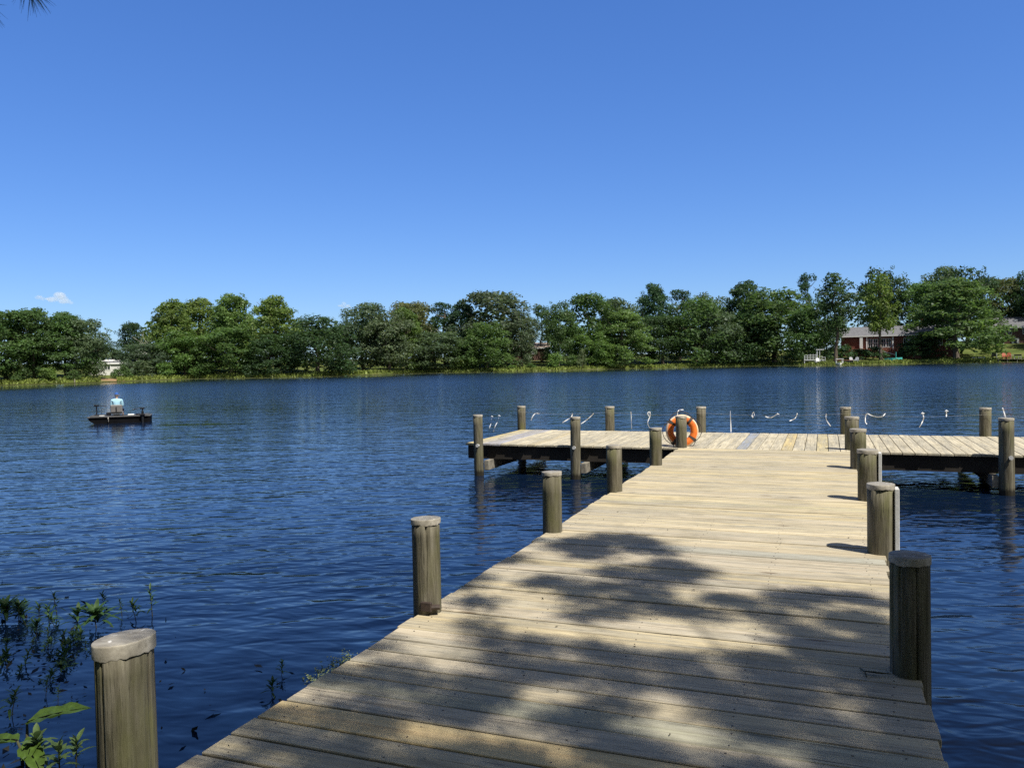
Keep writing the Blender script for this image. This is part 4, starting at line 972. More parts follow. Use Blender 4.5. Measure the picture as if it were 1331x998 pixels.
# shore vegetation ----------------------------------------------------
g = np.random.default_rng(21); us = g.uniform(-120, 1480, 15000); us = us[(us < 129) | (us > 152)]; P, N_, S_, T_ = [], [], [], []
back = np.abs(g.normal(0, 2.0, len(us))) + g.uniform(-1.2, 0.4, len(us)) * (0.5 + 0.5 * np.sin(us * 0.021))
R_ = np.array([shore_range(u) for u in us]) + back
X = np.array([at_range(u, r) for u, r in zip(us, R_)]); Z = np.maximum(terr(X[:, 0], X[:, 1]), 0.0)
hgt = g.uniform(0.25, 0.65, len(us)) * np.interp(back, [-1.5, 0.5, 4], [0.55, 1.0, 0.9]); wd = g.uniform(0.10, 0.24, len(us)); a = g.uniform(0, 3.14, len(us)); lean = g.normal(0, 0.16, (len(us), 2))
dx, dy = np.cos(a) * wd, np.sin(a) * wd
Q = np.empty((len(us), 4, 3)); Q[:, 0] = np.stack([X[:, 0] - dx, X[:, 1] - dy, Z - 0.05], 1); Q[:, 1] = np.stack([X[:, 0] + dx, X[:, 1] + dy, Z - 0.05], 1)
Q[:, 2] = np.stack([X[:, 0] + lean[:, 0] + dx * 0.5, X[:, 1] + lean[:, 1] + dy * 0.5, Z + hgt], 1); Q[:, 3] = np.stack([X[:, 0] + lean[:, 0] - dx * 0.5, X[:, 1] + lean[:, 1] - dy * 0.5, Z + hgt * 0.9], 1)
tone = (g.uniform(0.6, 1.25, (len(us), 1)) * np.array([[1.0, 1, 1]])) * (0.8 + 0.3 * np.sin(us[:, None] * 0.05) ** 2)
tag(quads('shore_reeds', Q.reshape(-1, 3), M['reed'], None, tone), 'yellow green reeds and grass fringing the far shore', 'reeds', None, 'stuff')
us = g.uniform(-100, 1450, 9500); dens = 0.5 + 0.5 * np.sin(us * 0.013 + 1.0); us = us[g.random(len(us)) < 0.35 + 0.65 * dens]
back = -np.abs(g.normal(0, 3.0, len(us))) - 0.2; X = np.array([at_range(u, shore_range(u) + b_) for u, b_ in zip(us, back)])
rr = g.uniform(0.18, 0.42, len(us)); ang = np.arange(6) * math.pi / 3
Q = np.stack([X[:, None, 0] + rr[:, None] * np.cos(ang), X[:, None, 1] + rr[:, None] * np.sin(ang), np.full((len(us), 6), 0.02) + g.uniform(0, 0.03, (len(us), 1)) + 0.012 * np.cos(ang * 1.0)], 2)
tag(quads('lily_pads', Q.reshape(-1, 3), M['pad'], None, g.uniform(0.7, 1.2, (len(us), 1)) * np.array([[1.0, 1, 1]]), None, 6), 'pale lily pads floating along the far shore', 'lily pads', None, 'stuff')

# ------------------------------------------------------------------ houses
def window_part(root, x, y, z0, w, h, nx=2, ny=2, side=-1, mat='white'):
    f = MB(); t_ = 0.10
    for (a, b_, c, d) in ((x - w / 2, x + w / 2, z0, z0 + t_), (x - w / 2, x + w / 2, z0 + h - t_, z0 + h), (x - w / 2, x - w / 2 + t_, z0 + t_, z0 + h - t_), (x + w / 2 - t_, x + w / 2, z0 + t_, z0 + h - t_)):
        f.box(a, b_, y + side * 0.07, y - side * 0.02, c, d)
    for k in range(1, nx): f.box(x - w / 2 + w * k / nx - 0.03, x - w / 2 + w * k / nx + 0.03, y + side * 0.055, y - side * 0.02, z0 + t_, z0 + h - t_)
    for k in range(1, ny): f.box(x - w / 2 + t_, x + w / 2 - t_, y + side * 0.05, y - side * 0.015, z0 + h * k / ny - 0.03, z0 + h * k / ny + 0.03)
    o = f.build('window', M[mat], root)
    p_ = MB(); p_.box(x - w / 2 + t_, x + w / 2 - t_, y + side * 0.02, y - side * 0.01, z0 + t_, z0 + h - t_); p_.build('pane', M['glass'], o)
def gable_roof(root, x0, x1, y0, y1, z, rise, mat, over=0.5, name='roof'):
    m = MB(); ym = (y0 + y1) / 2; a0, a1, b0, b1 = x0 - over, x1 + over, y0 - over, y1 + over; th = 0.18
    V = [(a0, b0, z), (a1, b0, z), (a1, ym, z + rise), (a0, ym, z + rise), (a0, b1, z), (a1, b1, z)]; V += [(p[0], p[1], p[2] + th) for p in V]
    F = [(6, 7, 8, 9), (9, 8, 11, 10), (1, 0, 3, 2), (2, 3, 4, 5), (0, 1, 7, 6), (4, 10, 11, 5), (0, 6, 9, 3), (3, 9, 10, 4), (1, 2, 8, 7), (2, 5, 11, 8)]
    m.add(V, F); r = m.build(name, mat, root)
    e = MB(); e.box(a0, a1, b0 - 0.06, b0 - 0.005, z - 0.10, z + th - 0.01); e.build('fascia', M['white'], r)
    return r
def walls(root, x0, x1, y0, y1, z0, z1, rise, mat, name='wall'):
    m = MB(); ym = (y0 + y1) / 2
    V = [(x0, y0, z0), (x1, y0, z0), (x1, y1, z0), (x0, y1, z0), (x0, y0, z1), (x1, y0, z1), (x1, y1, z1), (x0, y1, z1), (x0, ym, z1 + rise * 0.94), (x1, ym, z1 + rise * 0.94)]
    m.add(V, [(0, 1, 5, 4), (2, 3, 7, 6), (1, 2, 6, 9, 5), (3, 0, 4, 8, 7), (3, 2, 1, 0), (4, 5, 9, 8), (6, 7, 8, 9)])
    return m.build(name, mat, root)
def site(u, back, rz=0.0, z=None):
    x, y = at_range(u, shore_range(u) + back); return (x, y, float(terr(x, y)[0]) if z is None else z), math.atan2(-x, y) + rz

# red brick ranch house
loc, rz = site(1166, 17); s_ = px(loc[0], loc[1]); z0 = height_at(1150, 459, loc[0], loc[1]); loc = (loc[0], loc[1], z0)
h = empty('brick_house', loc, rz); tag(h, 'low red brick house with a grey roof, white framed sunroom and terrace above the lawn', 'house')
walls(h, -12.6, 12.5, 0, 9, -1.6, 4.2, 2.4, M['redbrick']); r = gable_roof(h, -12.6, 12.5, 0, 9, 4.2, 2.3, M['roofgrey'])
c = MB(); c.box(5.2, 6.3, 4.0, 4.9, 4.8, 8.0); c.box(5.1, 6.4, 3.9, 5.0, 8.0, 8.25); c.build('chimney', M['redbrick'], r)
for k, x in enumerate((-5.9, -4.7, -3.0, -1.8, 1.9, 3.2)): window_part(h, x, 0, 1.4, 1.05, 2.2, 2, 2)
for x in (-6.7, -3.85, -0.9, 2.55, 4.1): q = MB(); q.box(x - 0.14, x + 0.14, -0.28, -0.10, 0.9, 4.1); q.build('white_column', M['white'], h)
q = MB(); q.box(-8.3, -7.6, -0.5, -0.1, 0.9, 4.0); q.build('white_pillar', M['white'], h)
for x in (7.2, 9.2, 11.2): window_part(h, x, 0, 1.6, 1.2, 1.5, 2, 2)
q = MB(); q.box(-12.0, 5.2, -3.2, -0.02, -1.4, 0.30); tr_ = q.build('terrace', M['redbrick'], h)
q = MB()
for k in range(22): q.box(-11.9 + k * 0.8, -11.8 + k * 0.8, -3.15, -3.05, 0.30, 1.1)
q.box(-12.0, 5.2, -3.17, -3.03, 1.1, 1.2); q.build('railing', M['redwood'], tr_)
q = MB(); q.box(-0.12, 5.6, -0.1, 0.1, -0.06, 0.06, rot=Matrix.Rotation(0.32, 3, 'Y')); o = q.build('stair_rail', M['white'], tr_); o.location = (-5.6, -3.3, 1.3)
# brown brick house
loc, rz = site(1345, 34); z0 = height_at(1310, 450, loc[0], loc[1]); loc = (loc[0], loc[1], z0)
h = empty('brick_house', loc, rz); tag(h, 'brown brick two storey house with a grey roof, dark open garage and white door', 'house')
walls(h, -12.2, 12, 0, 9, -0.8, 4.75, 2.6, M['brownbrick']); r = gable_roof(h, -12.2, 12, 0, 9, 4.75, 2.7, M['roofgrey'])
q = MB(); q.box(-4.6, -3.8, 2.4, 2.8, 6.55, 6.9); q.build('roof_vent', M['white'], r)
for x, w in ((-10.9, 1.2), (-5.6, 1.4), (-1.2, 2.8), (4.5, 1.4), (8.5, 1.4)): window_part(h, x, 0, 3.0, w, 1.45, 2 if w < 2 else 3, 2)
window_part(h, -1.0, 0, 1.2, 2.4, 0.7, 2, 1); window_part(h, 6.0, 0, 0.9, 1.4, 1.0, 2, 1)
q = MB(); q.box(-10.8, -6.9, -0.06, 0.05, -0.3, 1.75); gd = q.build('garage_shade_panel', M['dark'], h)  # solid dark panel painted as the shade inside the garage
q = MB(); q.box(-11.05, -10.8, -0.10, 0.02, -0.3, 2.0); q.box(-6.9, -6.65, -0.10, 0.02, -0.3, 2.0); q.box(-10.8, -6.9, -0.10, 0.02, 1.75, 2.0); q.build('garage_frame', M['white'], gd)
q = MB(); q.box(-5.0, -3.4, -0.09, 0.02, -0.3, 2.05); dr = q.build('door', M['white'], h)
q = MB(); q.box(-4.55, -3.85, -0.12, -0.092, 0.7, 1.75); q.build('door_pane', M['glass'], dr)
q = MB(); q.tube([(-12.3, -0.12, 0.2), (-12.3, -0.12, 4.6)], 0.10, 8); q.build('downpipe', M['white'], h)
# white bungalow and white gable on the left, brown house in the middle
loc, rz = site(148, 14); z0 = height_at(148, 481.5, loc[0], loc[1]); loc = (loc[0], loc[1], z0)
h = empty('white_bungalow', loc, rz); tag(h, 'white sided bungalow glimpsed between trees above the bare soil bank on the left', 'house')
walls(h, -4.2, 4.6, 0, 6, -1.0, 1.25, 0.8, M['siding']); gable_roof(h, -4.2, 4.6, 0, 6, 1.25, 0.45, M['roofgrey'], 0.2)
for x in (-2.8, -1.1): window_part(h, x, 0, 0.1, 1.1, 1.0, 2, 1)
window_part(h, 2.6, 0, 0.1, 1.2, 1.0, 2, 1)
loc, rz = site(186, 24); z0 = height_at(186, 476, loc[0], loc[1]); loc = (loc[0], loc[1], z0)
h = empty('white_house', loc, rz + math.pi / 2); tag(h, 'white gabled house almost hidden behind grey shrubs right of the bungalow', 'house')
walls(h, -4, 4, -2.2, 2.2, -1.2, 2.0, 1.7, M['siding']); gable_roof(h, -4, 4, -2.2, 2.2, 2.0, 1.7, M['roofgrey'], 0.3)
q = MB(); q.box(-4.09, -3.98, -0.5, 0.5, 0.4, 1.7); q.build('window', M['glass'], h)
loc, rz = site(688, 22); z0 = height_at(700, 462, loc[0], loc[1]); loc = (loc[0], loc[1], z0)
h = empty('brown_house', loc, rz); tag(h, 'brown house with a tan grey roof seen under the low sky gap', 'house')
walls(h, -4.5, 4.9, 0, 7, -1.2, 1.75, 1.0, M['brownbrick']); gable_roof(h, -4.5, 4.9, 0, 7, 1.75, 1.25, M['roofbrown'], 0.3)
window_part(h, 1.2, 0, 0.4, 1.2, 1.0); window_part(h, -2.0, 0, 0.4, 1.2, 1.0)
q = MB(); q.box(3.6, 4.7, -0.07, 0.02, -0.6, 1.5); q.build('door', M['tan'], h)
# parked car
loc, rz = site(671, 17); z0 = height_at(671, 463.5, loc[0], loc[1]); h = empty('parked_car', (loc[0], loc[1], z0), rz)
tag(h, 'small white parked car half hidden under the trees left of the brown house', 'car')
def extr(prof, y0, y1):
    n = len(prof); V = [(x, y0, z) for x, z in prof] + [(x, y1, z) for x, z in prof]
    return V, [tuple(range(n - 1, -1, -1)), tuple(range(n, 2 * n))] + [(k, (k + 1) % n, (k + 1) % n + n, k + n) for k in range(n)]
q = MB(); q.add(*extr([(-2.1, 0.3), (2.1, 0.3), (2.15, 0.7), (1.3, 0.9), (0.7, 1.42), (-0.9, 1.45), (-1.7, 0.95), (-2.12, 0.85)], -0.85, 0.85)); bd = q.build('body', M['white'], h)
q = MB(); q.add(*extr([(-1.35, 0.95), (1.0, 0.95), (0.6, 1.36), (-0.85, 1.38)], -0.87, -0.852)); q.build('side_window', M['glass'], bd)
for x in (-1.3, 1.3):
    for y_ in (-0.8, 0.8): q = MB(); q.tube([(x, y_ - 0.1, 0.32), (x, y_ + 0.1, 0.32)], 0.32, 16); q.build('wheel', M['black'], h)

# ------------------------------------------------------------------ lakeside furniture on the right bank
loc, rz = site(1059, 3.2); h = empty('garden_deck', loc, rz); z0 = loc[2]
tag(h, 'white garden deck with gridded railing and tall frame beside the largest dome tree', 'deck')
q = MB(); q.box(-2.3, 2.3, -0.9, 0.9, 0.55, 0.75)
for x in (-2.2, 0, 2.2): q.box(x - 0.08, x + 0.08, -0.85, -0.7, -0.4, 0.55); q.box(x - 0.08, x + 0.08, 0.7, 0.85, -0.4, 0.55)
q.build('platform', M['whitegrey'], h)
q = MB()
for k in range(5): q.box(-2.25 + k * 0.62, -2.13 + k * 0.62, -0.85, -0.75, 0.75, 2.0 if k > 1 else 1.7)
for z_ in (0.95, 1.35, 1.75): q.box(-2.2, 0.35, -0.83, -0.77, z_, z_ + 0.10)
q.build('railing', M['whitegrey'], h)
q = MB(); q.box(0.42, 0.62, -0.85, -0.65, 0.75, 3.0); q.box(1.0, 1.15, -0.85, -0.65, 0.75, 2.9); q.box(0.3, 2.0, -0.95, -0.55, 2.9, 3.1); q.build('tall_frame', M['whitegrey'], h)
q = MB()
for k in range(4): q.box(1.3 + k * 0.3, 1.6 + k * 0.3, -0.9, 0.3, 0.75 - 0.2 * k - 0.12, 0.75 - 0.2 * k, 0)
q.box(1.5, 1.6, -0.98, -0.90, 0.7, 1.6); q.box(2.2, 2.3, -0.98, -0.90, 0.3, 1.2); q.box(1.5, 2.3, -0.99, -0.93, 1.2, 1.3); q.build('steps', M['whitegrey'], h)
def lawn_chair(u, back, mat, label, rzo=0.0, s_=1.0, dz=0.0, group=None):
    loc, rz = site(u, back); o = empty('lawn_chair', (loc[0], loc[1], loc[2] + dz), rz + rzo); o.scale = (s_, s_, s_); tag(o, label, 'chair', group)
    q = MB(); q.box(-0.32, 0.32, -0.35, 0.30, 0.36, 0.42, rot=Matrix.Rotation(-0.15, 3, 'X'), org=(0, 0, 0.38)); q.build('seat', mat, o)
    q = MB()
    for k in range(5): q.box(-0.32 + k * 0.13, -0.21 + k * 0.13, 0.26, 0.30, 0.36, 1.05 + 0.06 * (2 - abs(k - 2)), rot=Matrix.Rotation(-0.3, 3, 'X'), org=(0, 0.28, 0.36))
    q.build('backrest', mat, o)
    for sx in (-1, 1):
        q = MB(); q.box(sx * 0.40 - 0.07, sx * 0.40 + 0.07, -0.42, 0.36, 0.58, 0.62); q.build('armrest', mat, o)
        for y_ in (-0.34, 0.28): q = MB(); q.box(sx * 0.37 - 0.035, sx * 0.37 + 0.035, y_ - 0.05, y_ + 0.05, -0.1, 0.58); q.build('leg', mat, o)
lawn_chair(1063.5, 1.4, M['white'], 'single white lawn chair below the white garden deck', 0.3, 1.15)
def small_boat(u, back, L, W, Hh, mat, inner, label, rzo, dz=0.0, name='rowing_boat', mast=False, canopy=False):
    loc, rz = site(u, back); o = empty(name, (loc[0], loc[1], max(loc[2], 0.0) + dz), rz + rzo); tag(o, label, 'boat')
    m = MB(); n = 13; V = []; F = []
    for i in range(n):
        f = i / (n - 1); wdt = W / 2 * (math.sin(math.pi * min(1, 0.16 + 0.84 * (1 - f) * 1.0) * 0.5 + 0.0) if f > 0.3 else 0.92 + 0.08 * f / 0.3); wdt = max(wdt * (1 if f < 0.6 else math.sqrt(max(0.0, 1 - ((f - 0.6) / 0.42) ** 2))), 0.03)
        sh = Hh * (1 + 0.35 * max(0, f - 0.5)); x = -L / 2 + L * f
        V += [(x, -wdt, sh), (x, -wdt * 0.75, Hh * 0.25), (x, 0, 0.0), (x, wdt * 0.75, Hh * 0.25), (x, wdt, sh), (x, wdt * 0.86, sh - 0.02), (x, wdt * 0.6, Hh * 0.35), (x, -wdt * 0.6, Hh * 0.35), (x, -wdt * 0.86, sh - 0.02)]
    for i in range(n - 1):
        for k in range(9): F.append((i * 9 + k, i * 9 + (k + 1) % 9, (i + 1) * 9 + (k + 1) % 9, (i + 1) * 9 + k))
    F.append(tuple(range(8, -1, -1))); F.append(tuple((n - 1) * 9 + k for k in range(9)))
    m.add(V, F); hu = m.build('hull', mat, o)
    for f in (0.3, 0.6): q = MB(); q.box(-L / 2 + L * f - 0.12, -L / 2 + L * f + 0.12, -W * 0.40, W * 0.40, Hh * 0.72, Hh * 0.8); q.build('thwart', inner, o)
    if mast: q = MB(); q.tube([(0.2, 0, Hh * 0.4), (0.2, 0, 1.95)], 0.05, 8); q.build('mast', M['teal'], o)
    if canopy:
        q = MB()
        for sx in (-0.5, 0.5):
            for sy in (-1, 1): q.box(sx * L * 0.6 - 0.05, sx * L * 0.6 + 0.05, sy * W * 0.42 - 0.05, sy * W * 0.42 + 0.05, Hh * 0.9, 1.35)
        q.box(-L * 0.36, L * 0.36, -W * 0.5, W * 0.5, 1.35, 1.45); q.build('canopy', M['white'], o)
    return o
small_boat(1091, -1.3, 2.6, 1.55, 0.55, M['white'], M['dark'], 'white open boat with a small canopy frame moored in front of the low red deck', -1.45, 0.0, 'moored_boat', False, True)
small_boat(1155.5, 5.2, 2.2, 0.95, 0.6, M['teal'], M['white'], 'short teal boat lying on the lawn, left one of the teal pair', -0.9, 0.0, 'rowing_boat')
small_boat(1163.5, 5.6, 3.0, 1.1, 0.6, M['teal'], M['white'], 'teal boat with a thin upright mast lying on the lawn', 0.15, 0.0, 'rowing_boat', True)
small_boat(1272, 4.6, 2.6, 0.6, 0.3, M['white'], M['greyplastic'], 'slim white canoe on the grass right of the giant cypress', 0.1, 0.05, 'canoe')
loc, rz = site(1097, 3.6); h = empty('low_deck', loc, rz); tag(h, 'low reddish timber deck with dark shade panels beneath on the lawn by the moored boat', 'deck')
q = MB()
for k in range(14): q.box(-1.9 + k * 0.27, -1.65 + k * 0.27, -1.4, 1.6, 0.55, 0.60)
q.build('boards', M['redwood'], h)
q = MB(); q.box(-1.9, 1.88, -1.38, -1.3, -0.2, 0.54); q.box(-1.9, -1.82, -1.3, 1.5, -0.2, 0.54); q.box(1.80, 1.88, -1.3, 1.5, -0.2, 0.54); q.build('underside_shade', M['dark'], h)  # dark panels painted as the shade under the deck
lawn_chair(1107.5, 4.0, M['greyplastic'], 'grey lawn chair beside the low reddish deck, nearer to it', 0.5, 1.15)
lawn_chair(1113.0, 4.2, M['greyplastic'], 'grey lawn chair farther right of the low reddish deck', -0.4, 1.15)
loc, rz = site(1292, 4.6); h = empty('kettle_grill', loc, rz); tag(h, 'black grill with a white side shelf on the grass left of the orange chairs', 'grill')
q = MB(); q.box(-0.55, 0.45, -0.35, 0.35, 0.55, 0.95, bev=0.05); q.build('firebox', M['black'], h)
q = MB(); q.add(*extr([(-0.55, 0.96), (0.45, 0.96), (0.35, 1.22), (-0.05, 1.32), (-0.45, 1.22)], -0.35, 0.35)); q.build('lid', M['black'], h)
q = MB(); q.box(0.47, 0.62, -0.38, 0.38, 0.0, 1.3, bev=0.02); q.build('side_shelf', M['white'], h)
for x in (-0.45, 0.35):
    for y_ in (-0.28, 0.28): q = MB(); q.tube([(x, y_, -0.1), (x, y_, 0.56)], 0.04, 8); q.build('leg', M['black'], h)
loc, rz = site(1316, -0.6); h = empty('small_jetty', (loc[0], loc[1], 0.0), rz); tag(h, 'small grey jetty on short posts at the water before the brown brick house', 'jetty')
q = MB()
for k in range(18): q.box(-2.9 + k * 0.32, -2.6 + k * 0.32, -0.8, 1.6, 0.62, 0.68)
q.build('boards', M['stringer'], h)
for x in (-2.6, -0.9, 0.9, 2.4):
    for y_ in (-0.65, 1.2): q = MB(); q.tube([(x, y_, -0.8), (x, y_, 0.62)], 0.09, 8); q.build('post', M['stringer'], h)
q = MB()
for x in (-0.2, 1.2): q.box(x - 0.05, x + 0.05, 1.4, 1.5, 0.68, 1.6)
q.box(-0.2, 1.2, 1.43, 1.47, 1.5, 1.6); q.build('rail', M['greyplastic'], h)
dz = lambda u, b_: 0.68 - site(u, b_)[0][2] + 0.09
lawn_chair(1306, -0.4, M['coral'], 'orange red lawn chair on the small jetty, closer to the grill', 0.4, 1.15, dz(1306, -0.4), 'orange lawn chairs on the jetty')
lawn_chair(1310.5, -0.3, M['coral'], 'orange red lawn chair on the small jetty, closer to the dark table', -0.3, 1.2, dz(1310.5, -0.3), 'orange lawn chairs on the jetty')
loc, rz = site(1323, -0.5); h = empty('garden_table', (loc[0], loc[1], 0.68), rz); tag(h, 'dark square topped table at the end of the small jetty', 'table')
q = MB(); q.box(-0.75, 0.75, -0.6, 0.6, 0.85, 1.0, bev=0.03); q.box(-0.68, 0.68, -0.52, 0.52, 0.70, 0.85); q.build('table_top', M['dark'], h)
for x in (-0.6, 0.6):
    for y_ in (-0.45, 0.45): q = MB(); q.box(x - 0.05, x + 0.05, y_ - 0.05, y_ + 0.05, 0.0, 0.70); q.build('leg', M['greyplastic'], h)
loc, rz = site(96, -0.6); q = MB(); q.tube([(0, 0, -0.8), (0.03, 0, 0.62)], [0.11, 0.09], 10)
tag(q.build('wooden_stake', M['stringer'], None, False, (loc[0], loc[1], 0)), 'short weathered stake standing in the water by the left bank', 'stake')

# ------------------------------------------------------------------ foreground water plants
def leaf_blade(m, base, dirv, L, W, droop, n=5, mi=0, fold=0.25, tone=None):
    d = Vector(dirv).normalized(); up = Vector((0, 0, 1)); s_ = d.cross(up)
    s_ = s_.normalized() if s_.length > 1e-4 else Vector((1, 0, 0)); V = []; p = Vector(base)
    for i in range(n + 1):
        f = i / n; w = W * math.sin(math.pi * min(0.98, 0.06 + 0.92 * f)) ** 0.8 * (1 - 0.15 * f)
        c = p + d * (L * f) + up * (-droop * L * f * f); nn = s_.cross(d)
        V += [c + s_ * w * 0.5 + nn * fold * w * 0.5, c, c - s_ * w * 0.5 + nn * fold * w * 0.5]
    F = []
    for i in range(n):
        a = i * 3; F += [(a, a + 1, a + 4, a + 3), (a + 1, a + 2, a + 5, a + 4)]
    m.add(V, F, mi, tone)
def finish_tone(o):
    me = o.data
    if 'tone' not in me.color_attributes:
        at = me.color_attributes.new('tone', 'FLOAT_COLOR', 'CORNER'); at.data.foreach_set('color', [1.0] * (4 * len(me.loops)))
    return o
def weed(seed, h, nl, L, W, mat):
    g = random.Random(seed); root = empty('water_weed', (0, 0, 0)); m = MB(); st_ = MB()
    lean = (g.uniform(-0.05, 0.05), g.uniform(-0.05, 0.05)); pts = [(lean[0] * f * f, lean[1] * f * f, -0.25 + (h + 0.25) * f) for f in (0, 0.35, 0.7, 1.0)]
    st_.tube(pts, [0.005, 0.0045, 0.004, 0.003], 6)
    for k in range(nl):
        f = 0.30 + 0.70 * (k / nl) ** 0.8; z = h * f; a = k * 2.4 + g.uniform(-0.4, 0.4); el = 0.15 + 0.95 * f + g.uniform(-0.2, 0.2); LL = L * (1.15 - 0.45 * f) * g.uniform(0.75, 1.15)
        leaf_blade(m, (lean[0] * f * f, lean[1] * f * f, z), (math.cos(a) * math.cos(el), math.sin(a) * math.cos(el), math.sin(el)), LL, W * g.uniform(0.8, 1.2), g.uniform(0.2, 0.7))
    st_.build('stem', M['stem'], root); finish_tone(m.build('leaves', mat, root, True))
    return root
W3 = [weed(1, 0.16, 20, 0.17, 0.030, M['weed']), weed(2, 0.20, 20, 0.14, 0.026, M['weed']), weed(3, 0.10, 34, 0.22, 0.034, M['weed']), weed(4, 0.23, 13, 0.10, 0.022, M['weed'])]
WP = [((8, 806), 2, 1.15, 'bushy weed clump at the left picture edge'), ((28, 803), 2, 0.8, 'bushy weed beside the clump at the left picture edge'), ((24, 808), 0, 1.0, 'weed between the two bushy left edge clumps'), ((50, 805), 1, 0.7, 'thin weed just right of the left edge clumps'),
      ((76, 800), 3, 0.95, 'tall thin weed with a leafy tip, farthest left of the upright ones'), ((66, 812), 1, 0.8, 'leafy weed between the left edge clump and the big bushy one'), ((45, 828), 0, 0.8, 'weed with drooping dark leaves below the tall thin one'),
      ((98, 818), 0, 0.95, 'dark weed left of the big bushy clump behind the mossy piling'), ((128, 815), 2, 1.2, 'biggest bushy weed clump, right behind the thick mossy piling'), ((138, 790), 1, 0.65, 'light tipped weed behind the biggest bushy clump'),
      ((62, 838), 3, 0.6, 'sparse weed in the tangle left of the thick mossy piling'), ((78, 842), 1, 0.6, 'low weed in the middle of the tangle left of the piling'), ((98, 838), 0, 0.55, 'low weed right side of the tangle left of the piling'),
      ((180, 808), 1, 0.85, 'single upright weed above the pale piling cap, shorter one'), ((199, 801), 3, 1.05, 'single upright weed above the pale piling cap, taller one'), ((160, 800), 3, 0.7, 'bare thin stalk left of the two single upright weeds'),
      ((80, 872), 2, 0.45, 'small green weed floating below the tangle'), ((8, 845), 0, 0.5, 'tiny dark weed near the left edge below the clumps'), ((352, 905), 0, 0.55, 'small weed sprouting against the dock edge'), ((365, 878), 1, 0.45, 'faint grey weed sprig in the water near the dock edge'),
      ((58, 905), 3, 0.55, 'bare stalk over the broad arum leaf'), ((75, 915), 3, 0.45, 'short stalk right of the broad arum leaf'), ((12, 930), 1, 0.75, 'weed at the left edge behind the arum leaf')]
for i, ((u, v), k, s_, lb) in enumerate(WP):
    first = W3[k].get('category') is None
    o = W3[k] if first else copy_tree(W3[k])
    p = on_z(u, v, 0.0); o.location = p; o.scale = (s_,) * 3; o.rotation_euler = (0, 0, i * 1.7); tag(o, lb, 'water plant', 'weeds in the shallow water')
gw2 = random.Random(4)
for k in range(34):
    u, v = gw2.gauss(62, 42), gw2.gauss(832, 26)
    if not (-5 < u < 112 and 795 < v < 900): continue
    o = copy_tree(W3[gw2.choice([0, 1, 3, 3])]); o.location = on_z(u, v, 0.0) + Vector((0, 0, -0.04)); q_ = gw2.uniform(0.35, 0.75); o.scale = (q_ * 1.1, q_ * 1.1, q_); o.rotation_euler = (gw2.gauss(0, 0.3), gw2.gauss(0, 0.3), gw2.uniform(0, 6.28))
    tag(o, 'small dark weed in the dense tangle left of the thick mossy piling', 'water plant', 'dark weeds of the tangle')
# broad arum plant and light sprigs at the bottom corner
p = on_z(36, 992, 0.0); ar = empty('arum_plant', p); tag(ar, 'broad leaved arum plant with one large sunlit leaf at the bottom left', 'plant')
def broad(L, W, base, az, el, droop):
    m = MB(); d = Vector((math.cos(az) * math.cos(el), math.sin(az) * math.cos(el), math.sin(el))); s_ = d.cross(Vector((0, 0, 1))).normalized(); nn = s_.cross(d); V = []; n = 12
    prof = [(0.0, 0.25), (0.06, 0.62), (0.15, 0.85), (0.3, 1.0), (0.45, 0.98), (0.6, 0.86), (0.72, 0.68), (0.83, 0.46), (0.92, 0.24), (0.975, 0.08), (1.0, 0.005)]
    for f, w in prof:
        c = Vector(base) + d * L * f + Vector((0, 0, -droop * L * f * f))
        for q in (-1, -0.66, -0.33, 0, 0.33, 0.66, 1): V.append(c + s_ * (q * W * 0.5 * w) + nn * (0.22 * W * 0.5 * w * abs(q) ** 1.3 + 0.012 * math.sin(q * 7 + f * 13) * w))
    F = [(i * 7 + k, i * 7 + k + 1, (i + 1) * 7 + k + 1, (i + 1) * 7 + k) for i in range(len(prof) - 1) for k in range(6)]
    m.add(V, F); o = finish_tone(m.build('leaf', M['arum'], ar, True))
    s2 = MB(); s2.tube([(0.02 * math.cos(az), 0.02 * math.sin(az), -0.2), Vector(base) * 0.6, base], [0.011, 0.009, 0.006], 8); s2.build('stalk', M['stem'], ar, True)
    mv = MB(); mv.tube([Vector(base) + d * L * f + Vector((0, 0, -droop * L * f * f + 0.004)) for f, w in prof], [0.005 * (1.1 - f) for f, w in prof], 5); mv.build('midrib', M['weedlight'], o, True)
broad(0.36, 0.19, (-0.06, 0.05, 0.20), 0.55, 0.30, 0.15); broad(0.26, 0.13, (-0.05, -0.02, 0.13), 3.4, 0.1, 0.3); broad(0.24, 0.12, (0.05, -0.05, 0.12), -0.35, 0.05, 0.35); broad(0.20, 0.10, (0.03, 0.03, 0.14), 5.4, 0.1, 0.3)
SPG = weed(9, 0.16, 15, 0.14, 0.03, M['weedlight'])
for i, ((u, v), s_, lb) in enumerate([((52, 998), 1.15, 'light green sprig of narrow leaves at the bottom edge, leftmost of its kind'), ((98, 996), 0.9, 'light green sprig of narrow leaves touching the foot of the mossy piling'), ((78, 1012), 1.1, 'light green sprig of narrow leaves, lowest one between the other two')]):
    o = SPG if i == 0 else copy_tree(SPG); o.location = on_z(u, v, 0.0); o.scale = (s_,) * 3; o.rotation_euler = (0, 0, i * 2.2); tag(o, lb, 'plant', 'light green sprigs at the shore')
